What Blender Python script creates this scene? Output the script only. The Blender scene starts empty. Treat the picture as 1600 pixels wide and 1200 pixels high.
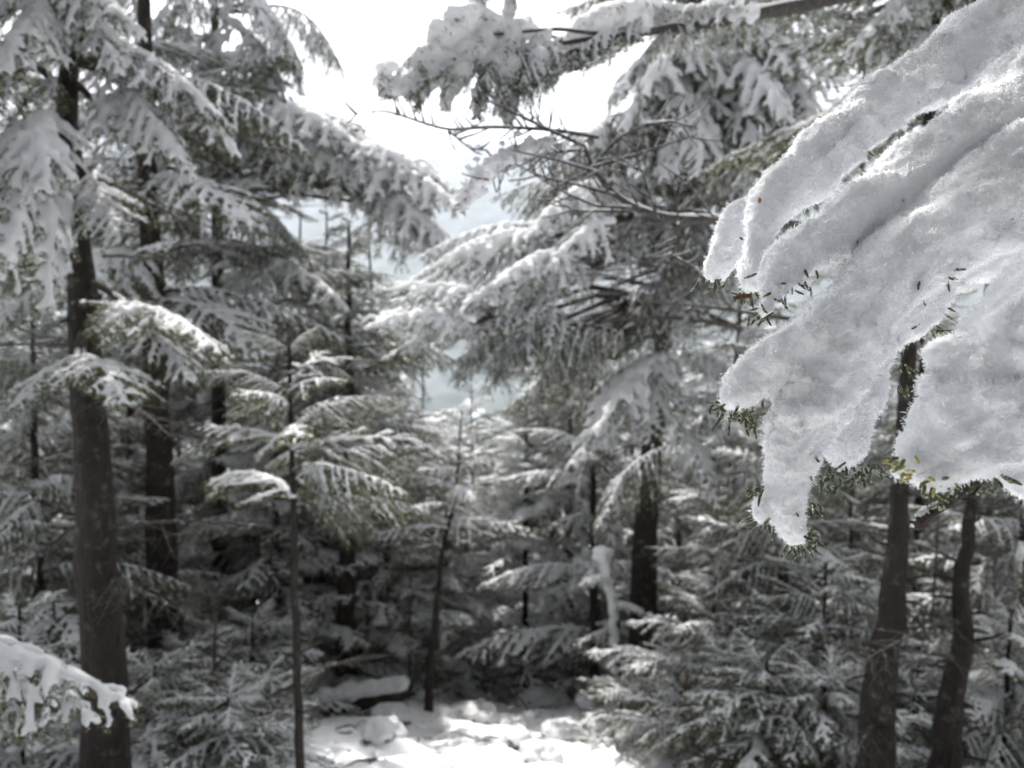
import bpy, math, random
import numpy as np
from mathutils import Vector, Matrix, noise as mnoise

SC = bpy.context.scene
COL = SC.collection
R = math.radians
random.seed(7); rng = np.random.default_rng(7)

# ------------------------------------------------------------------ camera
CAMZ = 1.6; PITCH = R(-7.0); FPX = 1250.0
cam = bpy.data.cameras.new('camera'); camo = bpy.data.objects.new('camera', cam); COL.objects.link(camo)
camo.location = (0, 0, CAMZ); camo.rotation_euler = (R(90) + PITCH, 0, 0)
cam.sensor_width = 36; cam.lens = 36 * FPX / 1600
cam.clip_start = 0.02; cam.clip_end = 20000
cam.dof.use_dof = True; cam.dof.focus_distance = 0.60; cam.dof.aperture_fstop = 8.5; cam.dof.aperture_blades = 0
SC.camera = camo

# ------------------------------------------------------------------ light
SUN_EL, SUN_AZ = 52.0, -12.0          # azimuth from +Y, negative = to the left
w = bpy.data.worlds.new('World'); SC.world = w; w.use_nodes = True
nt = w.node_tree; nt.nodes.clear()
wo = nt.nodes.new('ShaderNodeOutputWorld'); bg = nt.nodes.new('ShaderNodeBackground')
sky = nt.nodes.new('ShaderNodeTexSky'); sky.sky_type = 'NISHITA'; sky.sun_disc = False
sky.sun_elevation = R(SUN_EL); sky.sun_rotation = R(SUN_AZ)
sky.air_density = 1.0; sky.dust_density = 4.0; sky.ozone_density = 1.0
hs = nt.nodes.new('ShaderNodeHueSaturation'); hs.inputs['Saturation'].default_value = 0.10
tn = nt.nodes.new('ShaderNodeMix'); tn.data_type = 'RGBA'; tn.blend_type = 'MULTIPLY'; tn.inputs[0].default_value = 1; tn.inputs[7].default_value = (1.0, 0.978, 0.955, 1)   # thin white overcast
nt.links.new(sky.outputs[0], hs.inputs['Color']); nt.links.new(hs.outputs[0], tn.inputs[6]); nt.links.new(tn.outputs[2], bg.inputs[0])
bg.inputs[1].default_value = 0.13
nt.links.new(bg.outputs[0], wo.inputs[0])
sun = bpy.data.lights.new('sun', 'SUN'); suno = bpy.data.objects.new('sun', sun); COL.objects.link(suno)
sun.energy = 3.9; sun.angle = R(0.8); sun.color = (1.0, 0.95, 0.88)
sd = Vector((math.sin(R(SUN_AZ)) * math.cos(R(SUN_EL)), math.cos(R(SUN_AZ)) * math.cos(R(SUN_EL)), math.sin(R(SUN_EL))))
suno.rotation_euler = sd.to_track_quat('Z', 'Y').to_euler()
vs = SC.view_settings; vs.view_transform = 'Standard'; vs.look = 'None'; vs.gamma = 1; vs.exposure = 1.45
vs.use_curve_mapping = False
cy = SC.cycles
cy.max_bounces = 8; cy.diffuse_bounces = 6; cy.transmission_bounces = 5; cy.volume_bounces = 0; cy.glossy_bounces = 2
cy.use_denoising = True

# ------------------------------------------------------------------ camera rays -> points at a real distance
_F = Vector((0, math.cos(PITCH), math.sin(PITCH))); _U = Vector((0, -math.sin(PITCH), math.cos(PITCH))); _C = Vector((0, 0, CAMZ))
def D(px, py, d):                       # d metres along the view axis
    return _C + d * (_F + Vector((1, 0, 0)) * ((px - 800) / FPX) - _U * ((py - 600) / FPX))
def Q(px, py, Y):                       # on the vertical plane y = Y
    r = D(px, py, 1) - _C
    return _C + r * (Y / r.y)
def proj(p):
    v = Vector(p) - _C; d = v.dot(_F)
    if d < 0.05: return (-9999, -9999, d)
    return (800 + FPX * v.x / d, 600 - FPX * v.dot(_U) / d, d)

# ------------------------------------------------------------------ materials
def mat(name):
    m = bpy.data.materials.new(name); m.use_nodes = True
    n = m.node_tree; b = n.nodes['Principled BSDF']; return m, n, b
def N(n, t, **kw):
    o = n.nodes.new(t)
    for k, v in kw.items():
        if k in o.inputs: o.inputs[k].default_value = v
        else: setattr(o, k, v)
    return o
def ramp(n, pts):
    r = n.nodes.new('ShaderNodeValToRGB'); e = r.color_ramp.elements
    while len(e) < len(pts): e.new(0.5)
    for i, (p, c) in enumerate(pts): e[i].position = p; e[i].color = (*c, 1)
    return r
def coords(n, obj=True):
    return n.nodes.new('ShaderNodeTexCoord').outputs['Object' if obj else 'Generated']

def snow_material(name, scale, bump, trans=0.25, sss=0.0):
    m, n, b = mat(name); L = n.links
    tc = coords(n)
    n1 = N(n, 'ShaderNodeTexNoise', Scale=scale, Detail=6.0, Roughness=0.7)
    L.new(tc, n1.inputs['Vector'])
    cr = ramp(n, [(0.3, (0.80, 0.82, 0.86)), (0.7, (0.90, 0.91, 0.93))]); L.new(n1.outputs[0], cr.inputs[0])
    bp = N(n, 'ShaderNodeBump', Strength=bump, Distance=1.0 / scale); L.new(n1.outputs[0], bp.inputs['Height'])
    L.new(cr.outputs[0], b.inputs['Base Color']); L.new(bp.outputs[0], b.inputs['Normal'])
    b.inputs['Roughness'].default_value = 0.55; b.inputs['Specular IOR Level'].default_value = 0.25
    if sss:
        b.inputs['Subsurface Weight'].default_value = sss; b.inputs['Subsurface Radius'].default_value = (1, 1, 1.05)
        b.inputs['Subsurface Scale'].default_value = 0.006
    if trans:
        t = n.nodes.new('ShaderNodeBsdfTranslucent'); L.new(cr.outputs[0], t.inputs[0])
        mx = n.nodes.new('ShaderNodeMixShader'); mx.inputs[0].default_value = trans
        L.new(b.outputs[0], mx.inputs[1]); L.new(t.outputs[0], mx.inputs[2]); L.new(mx.outputs[0], n.nodes['Material Output'].inputs[0])
    return m
M = {}
M['snow'] = snow_material('snow', 90.0, 0.5, 0.42)
M['hero_snow'] = snow_material('crystal_snow', 330.0, 0.6, 0.0, sss=0.6)
M['ground_snow'] = snow_material('ground_snow', 14.0, 0.5, 0.0)

m, n, b = mat('ice_crystal'); b.inputs['Base Color'].default_value = (0.93, 0.95, 0.98, 1); b.inputs['Roughness'].default_value = 0.25
b.inputs['Specular IOR Level'].default_value = 0.6
t = N(n, 'ShaderNodeBsdfTranslucent', Color=(0.95, 0.96, 0.98, 1)); mx = N(n, 'ShaderNodeMixShader'); mx.inputs[0].default_value = 0.45
n.links.new(b.outputs[0], mx.inputs[1]); n.links.new(t.outputs[0], mx.inputs[2]); n.links.new(mx.outputs[0], n.nodes['Material Output'].inputs[0])
M['crystal'] = m

def bark_material(name, c0, c1, scale=9.0, frost=0.55):
    m, n, b = mat(name); L = n.links; tc = coords(n)
    mp = N(n, 'ShaderNodeMapping'); mp.inputs['Scale'].default_value = (1, 1, 0.28); L.new(tc, mp.inputs[0])
    n1 = N(n, 'ShaderNodeTexNoise', Scale=scale * 3, Detail=8.0, Roughness=0.75); L.new(mp.outputs[0], n1.inputs['Vector'])
    v = N(n, 'ShaderNodeTexVoronoi', Scale=scale * 5); L.new(mp.outputs[0], v.inputs['Vector'])
    cr = ramp(n, [(0.25, c0), (0.75, c1)]); L.new(n1.outputs[0], cr.inputs[0])
    n2 = N(n, 'ShaderNodeTexNoise', Scale=scale * 1.3, Detail=7.0, Roughness=0.8); L.new(tc, n2.inputs['Vector'])
    fr = ramp(n, [(frost, (0, 0, 0)), (frost + 0.14, (0.75, 0.75, 0.75))]); L.new(n2.outputs[0], fr.inputs[0])
    mix = N(n, 'ShaderNodeMix', data_type='RGBA'); L.new(fr.outputs[0], mix.inputs[0]); L.new(cr.outputs[0], mix.inputs[6])
    mix.inputs[7].default_value = (0.20, 0.205, 0.195, 1)      # lichen and frost
    L.new(mix.outputs[2], b.inputs['Base Color'])
    ad = N(n, 'ShaderNodeMath', operation='ADD'); L.new(n1.outputs[0], ad.inputs[0]); L.new(v.outputs[0], ad.inputs[1])
    bp = N(n, 'ShaderNodeBump', Strength=1.0, Distance=0.05); L.new(ad.outputs[0], bp.inputs['Height']); L.new(bp.outputs[0], b.inputs['Normal'])
    b.inputs['Roughness'].default_value = 0.9
    return m
M['bark'] = bark_material('spruce_bark', (0.006, 0.0042, 0.0032), (0.034, 0.023, 0.016))
M['grey_bark'] = bark_material('grey_bark', (0.05, 0.045, 0.04), (0.16, 0.145, 0.125), frost=0.5)
M['twig'] = bark_material('twig_bark', (0.035, 0.022, 0.016), (0.12, 0.08, 0.06), 30.0, 0.5)
M['frost_twig'] = bark_material('frosted_twig_bark', (0.06, 0.045, 0.036), (0.17, 0.13, 0.105), 40.0, 0.40)
M['red_wood'] = bark_material('broken_red_wood', (0.10, 0.04, 0.02), (0.30, 0.13, 0.06), 14.0, 0.60)

def needle_material(name, c0, c1, frost, fc, scale=60):
    m, n, b = mat(name); L = n.links; tc = coords(n)
    n1 = N(n, 'ShaderNodeTexNoise', Scale=float(scale), Detail=3.0); L.new(tc, n1.inputs['Vector'])
    n0 = N(n, 'ShaderNodeTexNoise', Scale=4.0, Detail=2.0); L.new(tc, n0.inputs['Vector'])
    cr = ramp(n, [(0.3, c0), (0.7, c1)]); L.new(n0.outputs[0], cr.inputs[0])
    fr = ramp(n, [(frost, (0, 0, 0)), (frost + 0.12, (1, 1, 1))]); L.new(n1.outputs[0], fr.inputs[0])
    mix = N(n, 'ShaderNodeMix', data_type='RGBA'); L.new(fr.outputs[0], mix.inputs[0]); L.new(cr.outputs[0], mix.inputs[6]); mix.inputs[7].default_value = (*fc, 1)
    L.new(mix.outputs[2], b.inputs['Base Color']); b.inputs['Roughness'].default_value = 0.5
    t = n.nodes.new('ShaderNodeBsdfTranslucent'); L.new(mix.outputs[2], t.inputs[0])
    mx = n.nodes.new('ShaderNodeMixShader'); mx.inputs[0].default_value = 0.36
    L.new(b.outputs[0], mx.inputs[1]); L.new(t.outputs[0], mx.inputs[2]); L.new(mx.outputs[0], n.nodes['Material Output'].inputs[0])
    return m
M['needle'] = needle_material('fir_needle', (0.017, 0.027, 0.005), (0.065, 0.080, 0.016), 0.53, (0.50, 0.51, 0.36))
M['hero_needle'] = needle_material('wet_fir_needle', (0.03, 0.045, 0.014), (0.10, 0.12, 0.035), 0.52, (0.6, 0.62, 0.56), 500)
M['yellow_needle'] = needle_material('yellow_fir_needle', (0.16, 0.18, 0.04), (0.46, 0.40, 0.07), 0.52, (0.7, 0.7, 0.62), 500)

m, n, b = mat('rock'); L = n.links; tc = coords(n)
n1 = N(n, 'ShaderNodeTexNoise', Scale=9.0, Detail=8.0); L.new(tc, n1.inputs['Vector'])
cr = ramp(n, [(0.3, (0.03, 0.03, 0.03)), (0.7, (0.12, 0.115, 0.105))]); L.new(n1.outputs[0], cr.inputs[0]); L.new(cr.outputs[0], b.inputs['Base Color'])
bp = N(n, 'ShaderNodeBump', Strength=0.8, Distance=0.03); L.new(n1.outputs[0], bp.inputs['Height']); L.new(bp.outputs[0], b.inputs['Normal']); b.inputs['Roughness'].default_value = 0.9
M['rock'] = m
m, n, b = mat('far_forest_slope'); L = n.links; tc = coords(n)
n1 = N(n, 'ShaderNodeTexNoise', Scale=0.02, Detail=9.0, Roughness=0.7); L.new(tc, n1.inputs['Vector'])
cr = ramp(n, [(0.35, (0.045, 0.06, 0.05)), (0.65, (0.16, 0.18, 0.18))]); L.new(n1.outputs[0], cr.inputs[0]); L.new(cr.outputs[0], b.inputs['Base Color']); b.inputs['Roughness'].default_value = 1
M['slope'] = m
m, n, b = mat('seed_scale'); b.inputs['Base Color'].default_value = (0.28, 0.10, 0.03, 1); M['scale'] = m

# ------------------------------------------------------------------ mesh helpers
def mesh_np(name, V, F, mats=None, smooth=True, mi=None):
    """V (n,3); F = (k,3) or (k,4) array, or a list of such arrays"""
    if not isinstance(F, list): F = [F]
    F = [np.asarray(f) for f in F if len(f)]
    me = bpy.data.meshes.new(name)
    me.vertices.add(len(V)); me.vertices.foreach_set('co', np.asarray(V, np.float32).ravel())
    nl = sum(f.size for f in F); npoly = sum(len(f) for f in F)
    me.loops.add(nl); me.loops.foreach_set('vertex_index', np.concatenate([f.ravel() for f in F]).astype(np.int32))
    me.polygons.add(npoly)
    tot = np.concatenate([np.full(len(f), f.shape[1]) for f in F]); st = np.concatenate([[0], np.cumsum(tot)[:-1]])
    me.polygons.foreach_set('loop_start', st.astype(np.int32)); me.polygons.foreach_set('loop_total', tot.astype(np.int32))
    if smooth: me.polygons.foreach_set('use_smooth', np.ones(npoly, bool))
    for mm in (mats or []): me.materials.append(mm)
    me.update(calc_edges=True)
    return me
class Geo:
    def __init__(s): s.V = []; s.Q = []; s.T = []; s.n = 0
    def add(s, V, quads=None, tris=None):
        s.V.append(np.asarray(V, float))
        if quads is not None and len(quads): s.Q.append(np.asarray(quads) + s.n)
        if tris is not None and len(tris): s.T.append(np.asarray(tris) + s.n)
        s.n += len(V)
    def tube(s, pts, rad, sides=6, cap=True, rough=0.0):
        pts = np.asarray(pts, float); n = len(pts); rad = np.broadcast_to(np.asarray(rad, float), (n,))
        tan = np.gradient(pts, axis=0); tan /= np.linalg.norm(tan, axis=1)[:, None] + 1e-12
        up = np.array([0, 0, 1.0]) if abs(tan[0][2]) < 0.9 else np.array([1.0, 0, 0])
        a = np.cross(tan, up); a /= np.linalg.norm(a, axis=1)[:, None] + 1e-12; b_ = np.cross(a, tan)
        th = np.linspace(0, 2 * math.pi, sides, endpoint=False)
        rr = rad[:, None] * (1 + rough * rng.standard_normal((n, sides)))
        V = pts[:, None] + rr[:, :, None] * (np.cos(th)[None, :, None] * a[:, None] + np.sin(th)[None, :, None] * b_[:, None])
        V = V.reshape(-1, 3); i = np.arange(n - 1)[:, None] * sides; j = np.arange(sides)[None]; k = (j + 1) % sides
        q = np.stack([i + j, i + k, i + sides + k, i + sides + j], -1).reshape(-1, 4)
        t = None
        if cap:
            V = np.vstack([V, pts[-1] + tan[-1] * rad[-1] * 0.6]); e = (n - 1) * sides
            t = np.stack([np.full(sides, n * sides), e + np.arange(sides), e + (np.arange(sides) + 1) % sides], -1)
            t = t[:, [1, 2, 0]]
        s.add(V, q, t)
    def mesh(s, name, mats, smooth=True):
        V = np.vstack(s.V) if s.V else np.zeros((0, 3))
        F = []
        if s.Q: F.append(np.vstack(s.Q))
        if s.T: F.append(np.vstack(s.T))
        return mesh_np(name, V, F, mats, smooth)
def ico():
    import bmesh
    bm = bmesh.new(); bmesh.ops.create_icosphere(bm, subdivisions=1, radius=1)
    V = np.array([v.co[:] for v in bm.verts]); T = np.array([[v.index for v in f.verts] for f in bm.faces]); bm.free(); return V, T
ICO_V, ICO_T = ico()
def blobs_geo(P_, Rr, sq=(1, 1, 1)):
    P_ = np.asarray(P_); Rr = np.asarray(Rr)
    V = P_[:, None] + ICO_V[None] * Rr[:, None, None] * np.array(sq)[None, None]
    T = ICO_T[None] + (np.arange(len(P_)) * len(ICO_V))[:, None, None]
    return V.reshape(-1, 3), T.reshape(-1, 3)
_tex = {}
WORK = bpy.data.scenes.new('work')          # scratch scene for the remeshing, removed at the end
def cloud_tex(scale, depth=2):
    k = (scale, depth)
    if k not in _tex:
        t = bpy.data.textures.new('clouds', 'CLOUDS'); t.noise_scale = scale; t.noise_depth = depth; _tex[k] = t
    return _tex[k]
def remesh(name, V, T, voxel, mats, disp=(), smooth_it=2, dec=None):
    me = mesh_np('tmp', V, T, mats); o = bpy.data.objects.new('tmp', me); WORK.collection.objects.link(o)
    md = o.modifiers.new('r', 'REMESH'); md.mode = 'VOXEL'; md.voxel_size = voxel; md.use_smooth_shade = True
    if smooth_it:
        s = o.modifiers.new('s', 'SMOOTH'); s.iterations = smooth_it; s.factor = 0.5
    for sc, st, dp in disp:
        d = o.modifiers.new('d', 'DISPLACE'); d.texture = cloud_tex(sc, dp); d.strength = st; d.mid_level = 0.5
    if dec:
        d = o.modifiers.new('dec', 'DECIMATE'); d.ratio = dec
    with bpy.context.temp_override(scene=WORK, view_layer=WORK.view_layers[0]):
        dg = bpy.context.evaluated_depsgraph_get(); dg.update()
        out = bpy.data.meshes.new_from_object(o.evaluated_get(dg), depsgraph=dg); out.name = name
    bpy.data.objects.remove(o); bpy.data.meshes.remove(me)
    out.materials.clear()
    for mm in mats: out.materials.append(mm)
    return out
def link(name, me, parent=None, kind=None):
    o = bpy.data.objects.new(name, me); COL.objects.link(o)
    if parent: o.parent = parent
    if kind: o['kind'] = kind
    return o
def tag(o, label, cat, group=None):
    o['label'] = label; o['category'] = cat
    if group: o['group'] = group
    return o
def empty(name, loc, label, cat, group=None):
    o = bpy.data.objects.new(name, None); COL.objects.link(o); o.location = loc; o.empty_display_size = 0.1
    return tag(o, label, cat, group)

# ------------------------------------------------------------------ terrain
def prof(y):
    if y < 1.5: return 0.0 if y > -3 else (-3 - y) * 0.15
    if y < 8.5: return -0.42 * (y - 1.5)
    z = -2.94
    if y < 90: return z - 0.56 * (y - 8.5)
    z -= 0.56 * 81.5
    if y < 700: return z - 0.45 * (y - 90)
    return z - 0.45 * 610
def H(x, y):
    z = prof(y)
    if y < 90:
        f = 1.0
        z += 0.16 * mnoise.noise(Vector((x * 0.55, y * 0.55, 3.1))) + 0.10 * mnoise.noise(Vector((x * 1.5, y * 1.5, 9.1))) * f
        z += 0.07 * mnoise.noise(Vector((x * 3.1, y * 3.1, 1.7))) + (0.035 * mnoise.noise(Vector((x * 8.3, y * 8.3, 5.7))) + 0.05 * abs(mnoise.noise(Vector((x * 5.1, y * 5.1, 2.2)))) if y < 12 else 0)
        tr = math.exp(-((x - 0.25 * math.sin(y * 0.4)) / 1.1) ** 2)   # worn path down the middle
        z -= 0.10 * tr * (1 if y > 2 else y / 2 if y > 0 else 0)
        z += 0.10 * min(abs(x), 4) * (1 if x > 0 else 0.5) * 0.5
    return z
def build_ground():
    def axis(segs):
        out = []
        for a, b_, st in segs: out += list(np.arange(a, b_, st))
        return np.array(out + [segs[-1][1]])
    xs = np.array(sorted(set([-3000, -1200, -500, -200, -90, -50, -30, -20, -14] + list(np.round(np.arange(-10, 10, 0.09), 3)) + [10, 14, 20, 30, 50, 90, 200, 500, 1200, 3000])))
    ys = axis([(-200, -40, 40), (-40, -6, 4), (-6, 1.5, 0.5), (1.5, 11, 0.07), (11, 24, 0.3), (24, 90, 3), (90, 700, 40), (700, 9000, 400)])
    V = np.array([(x, y, H(x, y)) for y in ys for x in xs]); nx = len(xs)
    i = np.arange(len(ys) - 1)[:, None] * nx; j = np.arange(nx - 1)[None]
    q = np.stack([i + j, i + j + 1, i + nx + j + 1, i + nx + j], -1).reshape(-1, 4)
    o = link('snowy_ground', mesh_np('snowy_ground', V, q, [M['ground_snow']]), kind='structure')
def build_mountain(name, y0, y1, z0, zt, seed, amp):
    nx, ny = 160, 60; V = []
    for j in range(ny):
        t = j / (ny - 1)
        for i in range(nx):
            x = (i / (nx - 1) - 0.5) * 11000; y = y0 + (y1 - y0) * t
            prf = math.sin(min(t * 1.25, 1) * math.pi / 2) if t < 0.8 else 1 - (t - 0.8) * 2
            hgt = zt + amp * mnoise.noise(Vector((x / 1500, seed, 0))) + 0.25 * amp * mnoise.noise(Vector((x / 350, seed, 4)))
            z = z0 + (hgt - z0) * prf + 35 * mnoise.fractal(Vector((x / 400, y / 400, seed)), 1, 2, 4) * (0.4 + prf)
            V.append((x, y, z))
    i = np.arange(ny - 1)[:, None] * nx; j = np.arange(nx - 1)[None]
    q = np.stack([i + j, i + j + 1, i + nx + j + 1, i + nx + j], -1).reshape(-1, 4)
    link(name, mesh_np(name, np.array(V), q, [M['slope']]), kind='structure')
build_ground()
build_mountain('mountain', 900, 4200, -325, 560, 2.3, 110)

# haze: one closed box round everything
def haze():
    x, y0, y1, z0, z1 = 5900, -250, 9400, -700, 900
    V = np.array([(a, b_, c) for a in (-x, x) for b_ in (y0, y1) for c in (z0, z1)])
    q = np.array([[0, 1, 3, 2], [4, 6, 7, 5], [0, 4, 5, 1], [2, 3, 7, 6], [0, 2, 6, 4], [1, 5, 7, 3]])
    m = bpy.data.materials.new('haze_air'); m.use_nodes = True; n = m.node_tree; n.nodes.clear()
    o = n.nodes.new('ShaderNodeOutputMaterial'); v = n.nodes.new('ShaderNodeVolumePrincipled')
    v.inputs['Color'].default_value = (0.75, 0.84, 1.0, 1); v.inputs['Density'].default_value = 0.00027; v.inputs['Anisotropy'].default_value = 0.3
    n.links.new(v.outputs[0], o.inputs['Volume'])
    link('haze', mesh_np('haze', V, q, [m], smooth=False), kind='stuff')
haze()

# ------------------------------------------------------------------ bough prototypes (x = outward, z = up, length 1 unit = 1 m)
def curve_pts(p0, d, length, droop, n, wob=0.02, up=0.0):
    d = np.array(d, float); d /= np.linalg.norm(d); t = np.linspace(0, 1, n)
    side = np.cross(d, [0, 0, 1.0]); side /= np.linalg.norm(side) + 1e-9
    w1, w2 = rng.uniform(-1, 1, 2)
    P_ = np.array(p0)[None] + d[None] * (t * length)[:, None]
    P_[:, 2] += -droop * length * t ** 1.7 + up * length * np.sin(t * math.pi)
    P_ += side[None] * (wob * length * (w1 * np.sin(t * 4) + 0.5 * w2 * np.sin(t * 9)))[:, None]
    return P_
def needles(geo, pts, dens, ln, wd, spread=0.9, trange=(0.05, 1)):
    pts = np.asarray(pts); seg = np.diff(pts, axis=0); sl = np.linalg.norm(seg, axis=1); tot = sl.sum()
    k = max(3, int(tot * dens)); u = np.sort(rng.uniform(trange[0], trange[1], k)) * tot
    cs = np.concatenate([[0], np.cumsum(sl)]); idx = np.clip(np.searchsorted(cs, u) - 1, 0, len(sl) - 1)
    f = ((u - cs[idx]) / sl[idx])[:, None]; base = pts[idx] + seg[idx] * f; d = seg[idx] / sl[idx][:, None]
    side = np.cross(d, [0, 0, 1.0]); side /= np.linalg.norm(side, axis=1)[:, None] + 1e-9; up = np.cross(side, d)
    a = rng.uniform(-0.35 * math.pi, 1.35 * math.pi, k) if spread > 1 else np.where(rng.random(k) < 0.5, 0, math.pi) + rng.normal(0, 0.55, k)
    rad = side * np.cos(a)[:, None] + up * np.sin(a)[:, None]
    nd = d * rng.uniform(0.35, 0.9, k)[:, None] + rad; nd /= np.linalg.norm(nd, axis=1)[:, None]
    L_ = ln * rng.uniform(0.7, 1.15, k)[:, None]; c = np.cross(nd, rng.standard_normal((k, 3))); c /= np.linalg.norm(c, axis=1)[:, None]
    mid = base + nd * L_ * 0.5; tip = base + nd * L_; hw = c * wd * 0.5
    V = np.stack([base, mid + hw, tip, mid - hw], 1).reshape(-1, 3)
    geo.add(V, np.arange(4 * k).reshape(-1, 4))
def make_bough(name, L=1.0, droop=0.25, width=0.42, snow=1.0, fine=1.0, ndens=420, voxel=0.0085, seed=0, hang=0.3, nlen=0.021, nwid=0.0030, bare=False, twig_step=0.068, sub=0.052, skip=0.14, lit_rime=False):
    global rng
    rng = np.random.default_rng(seed)
    wood, ndl = Geo(), Geo(); SP, SR = [], []
    ax = curve_pts((0, 0, 0), (1, 0, 0.05), L, droop, 18, 0.03, 0.04)
    wood.tube(ax, np.linspace(0.011 * L + 0.002, 0.0022, 18), 5)
    def snow_on(P_, r0, r1, cover=0.92):
        P_ = np.asarray(P_); seg = np.linalg.norm(np.diff(P_, axis=0), axis=1).sum(); k = max(2, int(seg / 0.010))
        t = np.linspace(0, 1, k); q = np.stack([np.interp(t, np.linspace(0, 1, len(P_)), P_[:, c]) for c in range(3)], 1)
        ph = rng.uniform(0, 50)
        lump = np.array([0.75 + 0.55 * mnoise.noise(Vector((ph + s * seg * 22, ph, 0))) for s in t])
        r = (r0 + (r1 - r0) * t) * np.clip(lump, 0.25, 1.5) * snow * np.sqrt(np.clip((1 - t) * 7 + 0.25, 0, 1))
        q = q + rng.normal(0, 0.0015, q.shape); q[:, 2] += r * 0.62
        keep = (lump > (0.34 + (1 - cover))) & (r > 0.0035)
        SP.append(q[keep]); SR.append(r[keep])
    s_tw = np.arange(0.05, 0.985, twig_step / L)
    for i, t in enumerate(s_tw):
        for sgn in (-1, 1):
            tt = min(0.99, t + rng.uniform(-0.012, 0.012) + (0.5 * twig_step / L if sgn > 0 else 0))
            p = np.array([np.interp(tt, np.linspace(0, 1, 18), ax[:, c]) for c in range(3)])
            ln = L * width * (1 - tt) ** 0.75 * min(1, tt * 3.2 + 0.25) * rng.uniform(0.7, 1.15) + 0.03
            ang = R(rng.uniform(30, 68)) * (1 - 0.3 * tt)
            if rng.random() < skip: continue
            d = (math.cos(ang), sgn * math.sin(ang), rng.uniform(-0.30, 0.16) - hang * 0.4)
            tw = curve_pts(p, d, ln, hang * rng.uniform(0.6, 1.3), 8, 0.03)
            wood.tube(tw, np.linspace(0.0018 + 0.009 * ln, 0.0012, 8), 4)
            if not bare: needles(ndl, tw, ndens, nlen, nwid)
            if not bare or rng.random() < 0.8: snow_on(tw, (0.009 + 0.011 * min(ln / 0.3, 1)) if not bare else 0.005, 0.007 if not bare else 0.003, 0.86)
            if ln > 0.09 * (1 if not bare else 1.4):
                for s in np.arange(0.18, 0.95, sub / ln * (1 if not bare else 1.7) / fine):
                    for sg2 in (-1, 1):
                        if rng.random() < 0.12: continue
                        q = np.array([np.interp(s, np.linspace(0, 1, 8), tw[:, c]) for c in range(3)])
                        l2 = ln * 0.42 * (1 - s) ** 0.6 * rng.uniform(0.5, 1.1) + 0.02
                        dm = tw[min(7, int(s * 7) + 1)] - tw[int(s * 7)]; dm /= np.linalg.norm(dm)
                        sd_ = np.cross(dm, [0, 0, 1.0]); sd_ /= np.linalg.norm(sd_)
                        a2 = R(rng.uniform(35, 58)); d2 = dm * math.cos(a2) + sg2 * sd_ * math.sin(a2) + np.array([0, 0, rng.uniform(-0.25, 0.05)])
                        t2 = curve_pts(q, d2, l2, hang * 0.8, 4, 0.02)
                        wood.tube(t2, np.linspace(0.0016, 0.0009, 4), 3, cap=False)
                        if not bare: needles(ndl, t2, ndens, nlen, nwid)
                        snow_on(t2, 0.0088 if not bare else 0.003, 0.0055 if not bare else 0.002, 0.78)
    if not bare: needles(ndl, ax, ndens, nlen, nwid)
    snow_on(ax, 0.018 if not bare else 0.009, 0.009 if not bare else 0.004, 0.97)
    P_ = np.vstack(SP); r_ = np.concatenate(SR)
    V, T = blobs_geo(P_, r_, (1.05, 1.05, 0.85))
    sn = remesh(name + '_snow', V, T, voxel, [M['snow']], disp=((0.03, 0.012, 2),) if not bare else (), smooth_it=2 if not bare else 1)
    wd = wood.mesh(name + '_wood', [M['twig'] if not bare else M['frost_twig']])
    nd = ndl.mesh(name + '_needles', [M['sunlit_rimed_needle' if lit_rime else 'needle']], smooth=False) if not bare else None
    return dict(wood=wd, needles=nd, snow=sn, tip=Vector(ax[-1]), L=L)

M['sunlit_rimed_needle'] = needle_material('sunlit_rimed_fir_needle', (0.10, 0.115, 0.045), (0.20, 0.21, 0.09), 0.38, (0.74, 0.75, 0.62))  # rime, with its colour paled to put sunlight into the centre firs
PROTO = {}
PROTO['heavy'] = [make_bough('heavy%d' % i, 1.1, 0.30, 0.36, 1.75, 1.0, seed=10 + i, hang=0.6, voxel=0.0085, twig_step=0.085, sub=0.07) for i in range(3)]
PROTO['flat'] = [make_bough('flat%d' % i, 1.0, 0.16, 0.46, 1.18, 1.0, seed=20 + i, hang=0.24, voxel=0.0068) for i in range(4)]
PROTO['drape'] = [make_bough('drape%d' % i, 1.2, 0.42, 0.40, 0.95, 1.0, seed=30 + i, hang=0.95, voxel=0.0070) for i in range(4)]
PROTO['small'] = [make_bough('small%d' % i, 0.55, 0.22, 0.44, 1.05, 0.9, seed=40 + i, hang=0.25, voxel=0.006, ndens=400, sub=0.045) for i in range(3)]
PROTO['pillow'] = [make_bough('pillow%d' % i, 1.0, 0.26, 0.36, 2.7, 1.0, seed=70 + i, hang=0.45, voxel=0.0095, twig_step=0.125, sub=0.12, skip=0.1, ndens=900) for i in range(3)]
PROTO['lit'] = [make_bough('lit%d' % i, 0.8, 0.18, 0.46, 1.6, 1.0, seed=60 + i, hang=0.28, voxel=0.0072, twig_step=0.062, sub=0.05, skip=0.08, ndens=260, lit_rime=True) for i in range(3)]  # sunlit look from paler rimed needles and extra snow
PROTO['bare'] = [make_bough('bare%d' % i, 1.0, 0.10, 0.40, 1.0, 0.8, seed=50 + i, hang=0.05, voxel=0.004, bare=True, twig_step=0.09) for i in range(3)]
rng = np.random.default_rng(99)
print('protos', {k: [len(p['snow'].polygons) for p in v] for k, v in PROTO.items()}, {k: [len(p['needles'].polygons) if p['needles'] else 0 for p in v] for k, v in PROTO.items()})

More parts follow.
